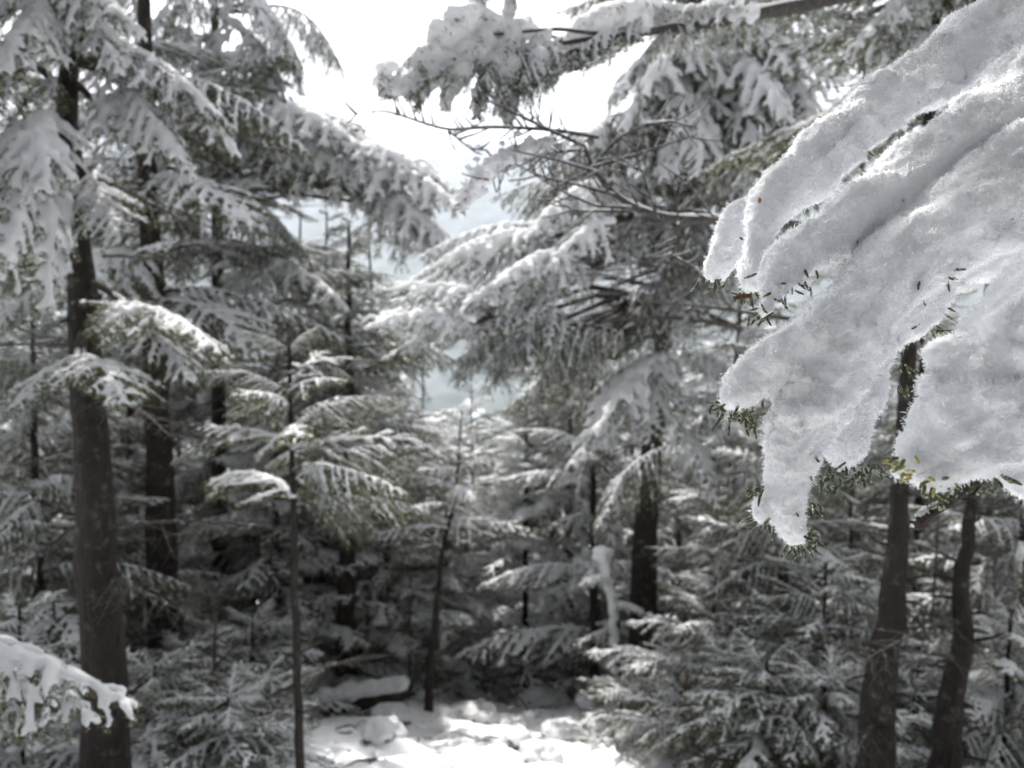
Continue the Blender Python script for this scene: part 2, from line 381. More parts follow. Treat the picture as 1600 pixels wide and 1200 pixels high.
def bough(parent, kind, root, tip, roll=0.0, i=None, label=None):
    """place a bough from root to tip (world points); parent's matrix is a pure translation"""
    ps = PROTO[kind]; p = ps[(i if i is not None else random.randrange(len(ps))) % len(ps)]
    root = Vector(root); tip = Vector(tip); v = tip - root; ln = v.length
    s = ln / p['tip'].length
    x = v.normalized(); up = Vector((0, 0, 1)); y = up.cross(x)
    if y.length < 0.05: y = Vector((0, 1, 0))
    y.normalize(); z = x.cross(y)
    Rt = Matrix((x, y, z)).transposed()
    px = p['tip'].normalized(); py = up.cross(px).normalized(); pz = px.cross(py)
    Rp = Matrix((px, py, pz))
    rot = (Matrix.Rotation(roll, 3, x) @ Rt @ Rp).to_4x4()
    o = bpy.data.objects.new('branch', p['wood']); COL.objects.link(o); o.parent = parent
    o.matrix_basis = Matrix.Translation(root - parent.location) @ rot @ Matrix.Scale(s, 4)
    if p['needles']: link('needles', p['needles'], o, 'stuff')
    link('snow', p['snow'], o, 'stuff')
    if label: o['label'] = label
    return o
def trunk_mesh(pts, r0, r1, sides=14, n=26, wob=0.02, flare=0.35):
    pts = np.asarray([tuple(p) for p in pts]); k = len(pts); t = np.linspace(0, 1, n)
    P_ = np.stack([np.interp(t, np.linspace(0, 1, k), pts[:, c]) for c in range(3)], 1)
    for it in range(2): P_[1:-1] = (P_[:-2] + 2 * P_[1:-1] + P_[2:]) / 4
    P_[1:-1, :2] += rng.normal(0, wob * r0 * 2, (n - 2, 2))
    r = (r0 + (r1 - r0) * t) * (1 + flare * np.exp(-t * 14)); g = Geo(); g.tube(P_, r, sides, rough=0.035)
    return g, P_
def at_height(P_, z):
    z = max(P_[0][2], min(P_[-1][2], z)); return Vector([float(np.interp(z, P_[:, 2], P_[:, c])) for c in range(3)])

# keep-open areas of the view (sky and far slope seen between the crowns): px x0,x1,y0,y1
OPEN = [(478, 600, -40, 190), (600, 720, 150, 235), (860, 960, 120, 175), (300, 380, 30, 80), (395, 490, 300, 365), (590, 640, 350, 430), (650, 720, 560, 630)]
TRUNKS = [(60, 175, 130, 520, 4.4), (105, 215, 650, 1200, 4.4), (215, 285, 560, 900, 6.0), (512, 568, 835, 1085, 7.7), (445, 482, 700, 1200, 3.5), (655, 705, 880, 1080, 6.9), (850, 900, 835, 1040, 9.0), (1345, 1430, 790, 1200, 3.4), (1465, 1535, 790, 1200, 3.5)]       # bare bole seen clear: px x0,x1,y0,y1, only for what hangs nearer than this
def veto(root, tip):
    for k in (0.5, 0.75, 1.0):
        a, b_, d = proj(Vector(root).lerp(Vector(tip), k))
        for x0, x1, y0, y1, dm in TRUNKS:
            if x0 < a < x1 and y0 < b_ < y1 and d < dm: return True
    return False
def blocked(root, tip, pad=0):
    for k in (0.35, 0.6, 0.8, 1.0):
        a, b_, d = proj(Vector(root).lerp(Vector(tip), k))
        if d < 0.3: continue
        for x0, x1, y0, y1 in OPEN:
            if x0 - pad < a < x1 + pad and y0 - pad < b_ < y1 + pad: return True
    return False

def tree(name, base, top, r0, label, cat='fir tree', group=None, crown=0.15, reach=1.2, count=40, kinds=('flat', 'heavy', 'drape'), bark='bark', mid=(), bare=0, minhw=0.0, keep=None, down=0.12, bands=None, hand=(), sides=14):
    base = Vector(base); top = Vector(top); root = empty(name, base, label, cat, group)
    g, P_ = trunk_mesh([base - Vector((0, 0, 0.3)), *mid, top], r0, max(0.008, r0 * 0.12), sides + 4, wob=.035)
    P0 = P_.copy(); V = [v - np.array(base) for v in g.V]; g.V = V
    nst = int(26 * min(1, r0 / .08)) + 4
    for k in range(nst):                                             # dead stubs
        f = random.random() * min(1, 4.5 / (top.z - base.z)); c = P0[min(25, int(f * 25))] - np.array(base); a = random.uniform(0, 6.28); rr = r0 * (1 - .8 * f); l = random.uniform(.02, .12)
        d = np.array((math.cos(a), math.sin(a), random.uniform(-.3, .4))); g.tube(np.array([c + d * rr * .6, c + d * (rr + l * .6), c + d * (rr + l) + np.array((0, 0, random.uniform(-.02, .02)))]), (.010, .007, .003), 5)
    link('trunk', g.mesh('trunk', [M[bark]]), root)
    ht = top.z - base.z
    for k in range(count):
        u = (k + random.random() * 0.7) / count; h = base.z + ht * (crown + (1 - crown) * u ** 0.9)
        ln = reach * (1 - u) ** 0.7 * random.uniform(0.75, 1.15) + 0.15
        a = k * 2.39996 + random.uniform(-0.3, 0.3)
        r = at_height(P0, h); dz = -down + 0.55 * u + random.uniform(-0.12, 0.1)
        tip = r + Vector((math.cos(a), math.sin(a), dz)) * ln
        px, py, dd = proj(tip)
        if random.random() < 0.12 or (tip - _C).length < 2.2 or (tip.y < 2.2 and abs(tip.x) < 1.6): continue
        if name != 'near' and veto(r, tip): continue
        if blocked(r, tip): continue
        if keep and not keep(r, tip): continue
        bough(root, random.choice(kinds), r, tip, random.gauss(0, 0.3))
        if random.random() < 0.55:                                  # a second, smaller spray off the same limb at its own angle
            q = r.lerp(tip, random.uniform(0.3, 0.7)); a2 = a + random.choice((-1, 1)) * random.uniform(0.4, 1.3); l2 = ln * random.uniform(0.3, 0.6)
            t2 = q + Vector((math.cos(a2), math.sin(a2), random.uniform(-0.55, 0.3))) * l2
            if not blocked(q, t2): bough(root, random.choice(kinds + ('bare',)), q, t2, random.gauss(0, 0.6))
    for k in range(bare):
        h = base.z + ht * random.uniform(0.04, max(0.1, crown * 1.1)); a = random.uniform(0, 6.28); ln = random.uniform(0.35, 0.9) * min(1.2, reach)
        r = at_height(P0, h); tip = r + Vector((math.cos(a), math.sin(a), random.uniform(-0.3, 0.25))) * ln
        if (tip - _C).length < 2.0 or blocked(r, tip): continue
        bough(root, 'bare', r, tip, random.uniform(-0.5, 0.5))
    for hb in hand:
        kind, r, tip = hb[:3]; roll = hb[3] if len(hb) > 3 else 0; idx = hb[4] if len(hb) > 4 else None
        r = Vector(r); near = at_height(P0, r.z + 0.1)
        if (near - r).length > 0.15:
            gg = Geo(); m_ = (near + r) / 2 + Vector((0, 0, 0.05 * (near - r).length)); b0 = np.array([near, near.lerp(m_, .5), m_, m_.lerp(r, .5), r]) - np.array(base)
            rr = max(0.013, 0.011 * (tip - r).length); gg.tube(b0, np.linspace(rr * 1.6, rr, 5), 8)
            link('limb', gg.mesh('limb', [M['twig']]), root)
            gs = []; 
            SPs = np.array([np.array(near.lerp(r, t_)) for t_ in np.linspace(0.05, 0.95, 40)]); SPs[:, 2] += rr * 0.9
            Vv, Tt = blobs_geo(SPs - np.array(base), np.array([rr * (1.0 + 0.5 * mnoise.noise(Vector((t_ * 9, r.x, 0)))) for t_ in np.linspace(0, 1, 40)]))
            link('snow', remesh('limb_snow', Vv, Tt, rr * 0.4, [M['snow']], smooth_it=3), root)
        bough(root, kind, r, tip, roll, idx)
    return root
def gbase(px, Y, row=None):
    """ground point seen in column px at world y = Y"""
    x = 0.0
    for it in range(6):
        z = H(x, Y); d = (Y * _F.y) + (z - CAMZ) * _F.z; x = (px - 800) / FPX * d
    return Vector((x, Y, H(x, Y)))

# ------------------------------------------------------------------ near and middle trees (pixel columns in the comments of the photograph)
# big dark trunk on the left
def Q8(px, py, Y): return Q(px, py, Y * 0.82)
b_ = gbase(172, 3.65)
tree('spruce_tree', b_, Q(78, -1000, 3.7), 0.132, 'thick dark spruce trunk, the widest on the left, rising past the top of the picture', 'spruce tree', crown=0.42, reach=1.4, count=44, kinds=('heavy', 'flat', 'drape'), bare=10,
     keep=lambda r, t: proj(t)[0] < 40 or proj(t)[1] < 60,
     mid=(Q(165, 1190, 3.65), Q(150, 800, 3.65), Q(128, 500, 3.65), Q(104, 150, 3.68)),
     hand=[('heavy', Q8(60, 200, 4.3), Q8(52, 310, 3.4), 0.1, 0),
           ('heavy', Q8(40, 220, 4.3), Q8(-30, 300, 3.5), 0.1, 1),
           ('flat', Q8(170, 480, 4.4), Q8(350, 560, 3.7), -0.4, 1),
           ('flat', Q8(190, 470, 4.4), Q8(300, 600, 3.8), 0.1, 3),
           ('flat', Q8(130, 560, 4.2), Q8(20, 640, 3.5), 0.2, 2),
           ('flat', Q8(120, 560, 4.1), Q8(195, 635, 3.4), -0.1, 0),
           ('heavy', Q8(150, 60, 4.5), Q8(370, 240, 4.2), 0.2, 2), ('pillow', Q8(190, 120, 4.5), Q8(340, 180, 4.1), 0, 0), ('pillow', Q8(150, 160, 4.5), Q8(280, 250, 4.0), 0, 1), ('pillow', Q8(80, 190, 4.2), Q8(70, 300, 3.4), 0, 2), ('drape', Q8(180, 90, 4.5), Q8(360, 200, 4.2), 0.2, 1), ('heavy', Q8(190, 130, 4.5), Q8(300, 280, 4.0), 0.2, 0),
           ('flat', Q8(150, 270, 4.5), Q8(190, 385, 3.9), 0.3, 1), ('bare', Q8(150, 280, 4.5), Q8(400, 420, 4.4), 0.3, 1), ('bare', Q8(160, 400, 4.5), Q8(330, 430, 4.3), 0.3, 0),
           ('heavy', Q8(90, 20, 4.5), Q8(185, 110, 3.9), 0.1, 1), ('heavy', Q8(90, 10, 4.5), Q8(10, 110, 3.6), 0.1, 2), ('heavy', Q8(100, -20, 4.5), Q8(220, 60, 3.9), 0.1, 0), ('flat', Q8(80, 330, 4.5), Q8(-30, 380, 3.9), 0.1, 3),
           ('flat', Q8(110, 430, 4.5), Q8(-10, 520, 4.0), 0, 1), ('bare', Q8(160, 620, 4.5), Q8(290, 700, 3.9), 0, 0), ('bare', Q8(160, 900, 4.5), Q8(330, 985, 3.9), 0, 1), ('bare', Q8(120, 820, 4.5), Q8(-20, 960, 4.1), 0, 2), ('bare', Q8(120, 700, 4.5), Q8(-20, 760, 4.1), 0, 2),
           ('bare', Q8(90, 250, 4.5), Q8(-40, 300, 4.1), 0, 2)])
# second trunk on the left
b_ = gbase(262, 6.6)
tree('spruce_tree', b_, Q(205, -420, 6.6), 0.15, 'dark mottled spruce trunk just right of the widest trunk on the left', 'spruce tree', crown=0.45, reach=1.7, count=44, bare=14,
     hand=[('flat', Q(250, 470, 6.3), Q(420, 560, 5.4), 0.1, 0), ('flat', Q(240, 280, 6.3), Q(400, 360, 5.2), 0.1, 2), ('flat', Q(250, 480, 6.3), Q(160, 520, 5.0), 0.0, 1),
           ('drape', Q(250, 130, 6.5), Q(480, 240, 5.8), 0.1, 1)])
# leaning bough tree whose branch crosses the upper left: trunk beyond, off the frame
b_ = gbase(345, 8.2)
tree('spruce_tree', b_, Q(330, -520, 8.2), 0.10, 'slim spruce with a boughed crown against the white sky, upper left of centre', 'spruce tree', crown=0.38, reach=2.1, count=60, bare=10, kinds=('heavy', 'drape', 'flat'),
     hand=[('heavy', Q(390, 205, 7.8), Q(640, 340, 6.4), 0.0, 0), ('heavy', Q(560, 300, 6.9), Q(735, 440, 6.0), 0.2, 1), ('flat', Q(420, 190, 7.5), Q(560, 205, 6.6), 0.1, 0),
           ('drape', Q(430, 10, 7.8), Q(535, 110, 7.2), 0.0, 2),
           ('heavy', Q(340, 60, 7.9), Q(240, 160, 6.9), 0, 0), ('pillow', Q(560, 270, 6.6), Q(720, 330, 5.8), 0, 1), ('pillow', Q(540, 240, 6.6), Q(660, 270, 5.9), 0, 0), ('pillow', Q(600, 300, 6.6), Q(700, 400, 5.8), 0, 2), ('pillow', Q(420, 180, 7), Q(560, 230, 6.2), 0, 2), ('heavy', Q(330, 100, 7.9), Q(300, 230, 6.8), 0, 1), ('heavy', Q(350, 30, 7.9), Q(440, 190, 7.0), 0, 2), ('drape', Q(330, 0, 7.9), Q(230, 60, 6.9), 0, 1), ('heavy', Q(350, 170, 7.9), Q(470, 290, 7.0), 0, 0), ('flat', Q(345, 250, 7.9), Q(560, 300, 6.6), 0, 2), ('heavy', Q(345, 200, 7.9), Q(200, 280, 6.9), 0, 0),
           ('drape', Q(345, 330, 7.9), Q(480, 400, 6.8), 0, 3), ('heavy', Q(520, 240, 7.0), Q(710, 300, 6.0), 0, 2), ('heavy', Q(560, 290, 6.9), Q(700, 380, 6.0), 0, 0), ('flat', Q(480, 230, 7.2), Q(620, 330, 6.3), 0, 1), ('heavy', Q(600, 320, 6.7), Q(690, 420, 6.1), 0, 2), ('lit', Q(440, 190, 7.5), Q(600, 250, 6.5), 0, 0), ('lit', Q(450, 200, 7.5), Q(540, 280, 6.5), 0, 1), ('heavy', Q(340, -40, 7.9), Q(420, 60, 7.0), 0, 1), ('drape', Q(400, 20, 7.8), Q(470, 130, 7.0), 0.0, 0)])
# thin straight trunk
b_ = gbase(469, 3.55)
tree('young_fir_tree', b_, Q(452, 540, 3.6), 0.029, 'thin straight dark trunk standing alone left of centre, crown of grey green boughs', 'fir tree', crown=0.66, reach=0.62, count=26, kinds=('small', 'drape'), bare=7, sides=10, mid=(Q(468, 1190, 3.55), Q(458, 800, 3.56)))
b_ = gbase(540, 7.7)
tree('fir_tree', b_, Q(545, 350, 7.9), 0.115, 'stout dark trunk behind the snow covered log left of the path', 'fir tree', crown=0.40, reach=1.35, count=50, bare=9, kinds=('flat', 'drape', 'small'))
b_ = gbase(668, 7.0)
tree('sapling_tree', b_, Q(722, 640, 7.3), 0.042, 'thin crooked sapling growing at the left edge of the snowy path', 'sapling', crown=0.50, reach=0.75, count=22, kinds=('small', 'flat'), bare=6, mid=(Q(672, 1040, 7.0), Q(685, 930, 7.05), Q(690, 860, 7.1), Q(712, 780, 7.2)), sides=9, bark='bark')
b_ = gbase(352, 9.5)
tree('fir_tree', b_, Q(338, 330, 9.5), 0.07, 'narrow dark trunk behind and between the left trunks, snow crown above', 'fir tree', crown=0.35, reach=1.5, count=44, bare=8)
b_ = gbase(455, 10.2)
tree('fir_tree', b_, Q(470, 330, 10.2), 0.09, 'bright snowy fir behind the thin straight trunk', 'fir tree', crown=0.18, reach=1.8, count=64, kinds=('lit', 'lit', 'flat'))
b_ = gbase(600, 11.5)
tree('fir_tree', b_, Q(577, 372, 11.5), 0.10, 'pointed bright fir left of the blue gap in the middle', 'fir tree', crown=0.10, reach=1.8, count=70, kinds=('lit', 'lit', 'flat'))
b_ = gbase(622, 8.6)
tree('small_fir_tree', b_, Q(630, 800, 8.6), 0.04, 'small bushy fir behind the crooked sapling at the path', 'fir tree', crown=0.08, reach=1.0, count=40, kinds=('lit', 'lit', 'flat'))
# ---- right of the middle
b_ = gbase(1000, 7.3)
tree('spruce_tree', b_, Q(1098, -600, 7.3), 0.14, 'big spruce right of the path with heavy snow on its long boughs', 'spruce tree', crown=0.55, reach=1.7, count=40, bare=8, kinds=('heavy', 'drape'), mid=(Q(1010, 800, 7.3), Q(1035, 540, 7.3), Q(1075, 60, 7.3)),
     hand=[('heavy', Q(860, 520, 5.4), Q(575, 500, 4.5), 0.1, 0), ('heavy', Q(900, 510, 5.4), Q(690, 480, 4.7), 0.0, 1), ('pillow', Q(740, 505, 4.6), Q(570, 515, 4.1), 0.0, 1), ('pillow', Q(770, 480, 4.7), Q(600, 455, 4.2), 0.0, 0), ('pillow', Q(880, 430, 4.9), Q(710, 490, 4.4), 0.1, 2), ('pillow', Q(900, 400, 5.0), Q(770, 450, 4.4), 0, 1), ('pillow', Q(960, 350, 5.2), Q(850, 430, 4.6), 0, 0), ('pillow', Q(860, 370, 5.0), Q(660, 430, 4.6), 0, 2), ('pillow', Q(940, 290, 5.4), Q(820, 380, 4.8), 0, 1),
           ('pillow', Q(1100, 60, 6.3), Q(1010, 150, 5.2), 0, 0), ('pillow', Q(1110, 90, 6.3), Q(1230, 190, 5.2), 0, 1), ('pillow', Q(1100, 150, 6.3), Q(1090, 280, 5.2), 0, 2), ('pillow', Q(1120, 60, 6.3), Q(1310, 130, 5.4), 0, 0), ('pillow', Q(1100, 220, 6.3), Q(1180, 340, 5.4), 0, 1), ('pillow', Q(1050, 560, 6.5), Q(930, 680, 5.4), 0, 2), ('heavy', Q(740, 500, 4.9), Q(610, 470, 4.5), 0.1, 2), ('heavy', Q(760, 515, 4.9), Q(600, 560, 4.6), 0, 0), ('heavy', Q(880, 440, 5.1), Q(730, 480, 4.7), .1, 0), ('heavy', Q(920, 420, 5.2), Q(800, 470, 4.7), .1, 1),
           ('heavy', Q(930, 350, 5.5), Q(810, 400, 5.0), .1, 2), ('heavy', Q(860, 360, 5.4), Q(660, 400, 5.0), .1, 1), ('drape', Q(900, 520, 5.3), Q(830, 640, 5.0), 0, 2), ('drape', Q(840, 515, 5.1), Q(760, 620, 4.9), 0, 3), ('bare', Q(1160, 515, 6.0), Q(880, 520, 5.2), 0, 1), ('bare', Q(1120, 420, 6.4), Q(900, 480, 5.2), 0, 2), ('drape', Q(960, 520, 5.5), Q(700, 570, 4.9), 0.0, 2),
           ('heavy', Q(960, 400, 5.7), Q(640, 440, 5.1), 0.1, 2), ('heavy', Q(900, 360, 5.8), Q(700, 420, 5.3), 0.1, 0), ('drape', Q(980, 330, 5.9), Q(820, 420, 5.2), 0.1, 0), ('drape', Q(960, 560, 6.0), Q(790, 640, 5.6), 0.1, 1),
           ('heavy', Q(1060, 330, 6.4), Q(880, 440, 5.6), 0.0, 1), ('drape', Q(1100, 420, 6.4), Q(940, 560, 5.8), 0.0, 0), ('drape', Q(1080, 440, 6.5), Q(860, 560, 5.9), 0.0, 1),
           ('heavy', Q(1090, 100, 6.8), Q(960, 150, 5.6), 0.1, 0), ('heavy', Q(1120, 110, 6.8), Q(1180, 260, 5.4), 0.1, 1), ('heavy', Q(1100, 150, 6.7), Q(1040, 280, 5.4), 0.1, 2),
           ('heavy', Q(1100, 60, 6.8), Q(1290, 150, 5.7), 0.1, 0), ('drape', Q(1110, 90, 6.8), Q(1230, 230, 5.6), 0.1, 2), ('heavy', Q(1090, 200, 6.7), Q(1150, 380, 5.5), 0.1, 1), ('drape', Q(1090, 180, 6.8), Q(990, 330, 5.8), 0.0, 0),
           ('heavy', Q(1100, 30, 6.9), Q(1100, 150, 5.9), 0.1, 2),
           ('drape', Q(1060, 480, 6.6), Q(820, 560, 5.9), 0.1, 2), ('drape', Q(1050, 560, 6.7), Q(900, 640, 6.0), 0, 3), ('flat', Q(1050, 560, 6.7), Q(1010, 700, 5.9), 0, 1), ('heavy', Q(1050, 600, 6.7), Q(890, 730, 5.7), 0, 0), ('heavy', Q(1050, 560, 6.7), Q(1170, 600, 5.8), 0, 2),
           ('heavy', Q(1050, 660, 6.7), Q(1120, 790, 5.8), 0, 1), ('drape', Q(1040, 700, 6.8), Q(930, 830, 6.0), 0, 1), ('flat', Q(1040, 640, 6.7), Q(1190, 700, 5.9), 0, 0), ('drape', Q(1080, 300, 6.6), Q(1030, 430, 5.5), 0, 1), ('drape', Q(1090, 340, 6.6), Q(1130, 470, 5.6), 0, 3),
           ('heavy', Q(1100, 120, 6.7), Q(1060, 210, 5.3), 0, 0), ('heavy', Q(1110, 40, 6.7), Q(1230, 110, 5.4), 0, 1), ('heavy', Q(1110, 80, 6.7), Q(1300, 220, 5.5), 0, 2), ('drape', Q(1110, 150, 6.7), Q(1180, 330, 5.6), 0, 2), ('heavy', Q(1110, 0, 6.8), Q(1350, 60, 5.7), 0, 0), ('heavy', Q(1100, 60, 6.7), Q(1010, 130, 5.4), 0, 1),
           ('drape', Q(1100, 160, 6.7), Q(1110, 320, 5.4), 0, 0), ('heavy', Q(1090, 110, 6.6), Q(975, 200, 5.4), 0, 2), ('drape', Q(1110, 200, 6.7), Q(1290, 330, 5.8), 0, 3), ('bare', Q(1110, 250, 6.5), Q(960, 400, 5.2), 0, 1), ('bare', Q(1120, 300, 6.5), Q(1020, 470, 5.2), 0, 2), ('heavy', Q(1110, 170, 6.7), Q(1230, 300, 5.6), 0, 0), ('drape', Q(1090, 150, 6.7), Q(1000, 230, 5.6), 0, 3), ('drape', Q(1110, 120, 6.6), Q(1320, 230, 5.8), 0, 1), ('heavy', Q(1080, 250, 6.6), Q(960, 330, 5.6), 0, 2), ('flat', Q(1080, 400, 6.6), Q(1060, 540, 5.6), .2, 2),
           ('drape', Q(880, 500, 5.2), Q(760, 590, 4.9), 0, 1), ('drape', Q(1040, 180, 6.4), Q(870, 270, 5.4), 0, 1), ('drape', Q(1040, 230, 6.4), Q(820, 330, 5.6), 0, 3), ('heavy', Q(1000, 200, 6.2), Q(900, 240, 5.3), 0, 0), ('heavy', Q(1000, 290, 6.0), Q(860, 340, 5.3), 0, 1), ('drape', Q(950, 300, 6.0), Q(770, 310, 5.5), 0, 0), ('drape', Q(800, 505, 5.0), Q(700, 600, 4.8), 0, 2), ('drape', Q(960, 510, 5.5), Q(860, 600, 5.2), 0, 0), ('heavy', Q(880, 400, 5.4), Q(770, 520, 4.9), 0.1, 1), ('drape', Q(1110, 250, 6.7), Q(1250, 400, 5.8), 0.1, 1)])
b_ = gbase(1372, 3.4)
tree('spruce_tree', b_, Q(1500, -500, 3.7), 0.104, 'smooth dark trunk at right, the nearer and thicker of the two right trunks', 'spruce tree', crown=0.72, reach=1.3, count=22, bare=5, kinds=('drape', 'flat'), keep=lambda r, t: t.z > 2.2, mid=(Q(1366, 1195, 3.4), Q(1392, 950, 3.42), Q(1406, 780, 3.45)))
b_ = gbase(1478, 3.5)
tree('spruce_tree', b_, Q(1610, -500, 3.9), 0.074, 'knobby crooked dark trunk at the far right edge', 'spruce tree', crown=0.60, reach=1.3, count=30, bare=7, kinds=('drape', 'flat'), mid=(Q(1476, 1180, 3.5), Q(1484, 1090, 3.5), Q(1510, 1010, 3.5), Q(1500, 930, 3.5), Q(1516, 830, 3.5), Q(1530, 680, 3.5)), keep=lambda r, t: t.z > 1.6)
b_ = gbase(885, 9.2)
tree('fir_tree', b_, Q(893, 480, 9.2), 0.085, 'grey brown straight trunk beyond the path, right of the dark hollow', 'fir tree', crown=0.42, reach=1.2, count=46, kinds=('flat', 'drape'), bark='grey_bark', bare=6)
b_ = gbase(852, 9.8)
tree('fir_tree', b_, Q(880, 560, 9.8), 0.12, 'dark leaning trunk left of the grey brown straight trunk', 'fir tree', crown=0.45, reach=1.2, count=40, kinds=('flat', 'drape'), bare=6)
b_ = gbase(780, 11.0)
tree('fir_tree', b_, Q(782, 700, 11.0), 0.05, 'slender pole of a fir standing in the dark hollow at the path end', 'fir tree', crown=0.35, reach=1.0, count=36, kinds=('flat', 'small'), bare=6)
b_ = gbase(1090, 5.9)
tree('small_fir_tree', b_, Q(1120, 900, 5.9), 0.035, 'little fir in front of the spruce trunk, right of the path', 'fir tree', crown=0.08, reach=0.95, count=34, kinds=('small', 'flat'))
b_ = gbase(1235, 6.2)
tree('fir_tree', b_, Q(1215, 560, 6.4), 0.06, 'drooping green fir between the path and the two right trunks', 'fir tree', crown=0.10, reach=1.25, count=60, kinds=('drape', 'flat'))
b_ = gbase(1290, 4.9)
tree('small_fir_tree', b_, Q(1290, 880, 5.0), 0.03, 'low green fir left of the smooth right trunk', 'fir tree', crown=0.05, reach=0.85, count=36, kinds=('small', 'flat', 'drape'))
b_ = gbase(1600, 5.8)
tree('fir_tree', b_, Q(1600, 620, 6.0), 0.06, 'green fir cut by the right edge behind the knobby trunk', 'fir tree', crown=0.10, reach=1.2, count=50, kinds=('flat', 'drape'))
b_ = gbase(1440, 7.4)
tree('fir_tree', b_, Q(1440, 420, 7.4), 0.08, 'snowy fir seen in the gap between the two right trunks', 'fir tree', crown=0.10, reach=1.5, count=60, kinds=('flat', 'drape'))
b_ = gbase(1130, 8.6)
tree('fir_tree', b_, Q(1160, 380, 8.6), 0.09, 'fir with snow tipped boughs behind the big right spruce', 'fir tree', crown=0.12, reach=1.6, count=60, kinds=('flat', 'drape', 'heavy'))
b_ = gbase(1330, 9.5)
tree('fir_tree', b_, Q(1350, 60, 9.5), 0.11, 'tall fir behind the foreground snow clump, right', 'fir tree', crown=0.12, reach=1.9, count=70, kinds=('heavy', 'drape'))
# left understory
b_ = gbase(60, 6.2)
tree('fir_tree', b_, Q(50, 480, 6.2), 0.07, 'shaded fir at the left edge behind the widest trunk', 'fir tree', crown=0.10, reach=1.4, count=54, kinds=('drape', 'flat'), bare=6)
b_ = gbase(-60, 8.0)
tree('spruce_tree', b_, Q(-20, -300, 8.0), 0.12, 'dim spruce at the far left edge, sky showing through its top', 'spruce tree', crown=0.2, reach=1.9, count=64, kinds=('drape', 'flat'), bare=6)
b_ = gbase(215, 9.3)
tree('fir_tree', b_, Q(190, 240, 9.3), 0.09, 'fir filling the space behind the two left trunks', 'fir tree', crown=0.14, reach=1.7, count=60, kinds=('flat', 'drape'))
b_ = gbase(390, 6.4)
tree('small_fir_tree', b_, Q(395, 960, 6.4), 0.03, 'low dark fir at the ground between the left trunks and the thin trunk', 'fir tree', crown=0.05, reach=0.8, count=26, kinds=('small', 'flat'), bare=5)

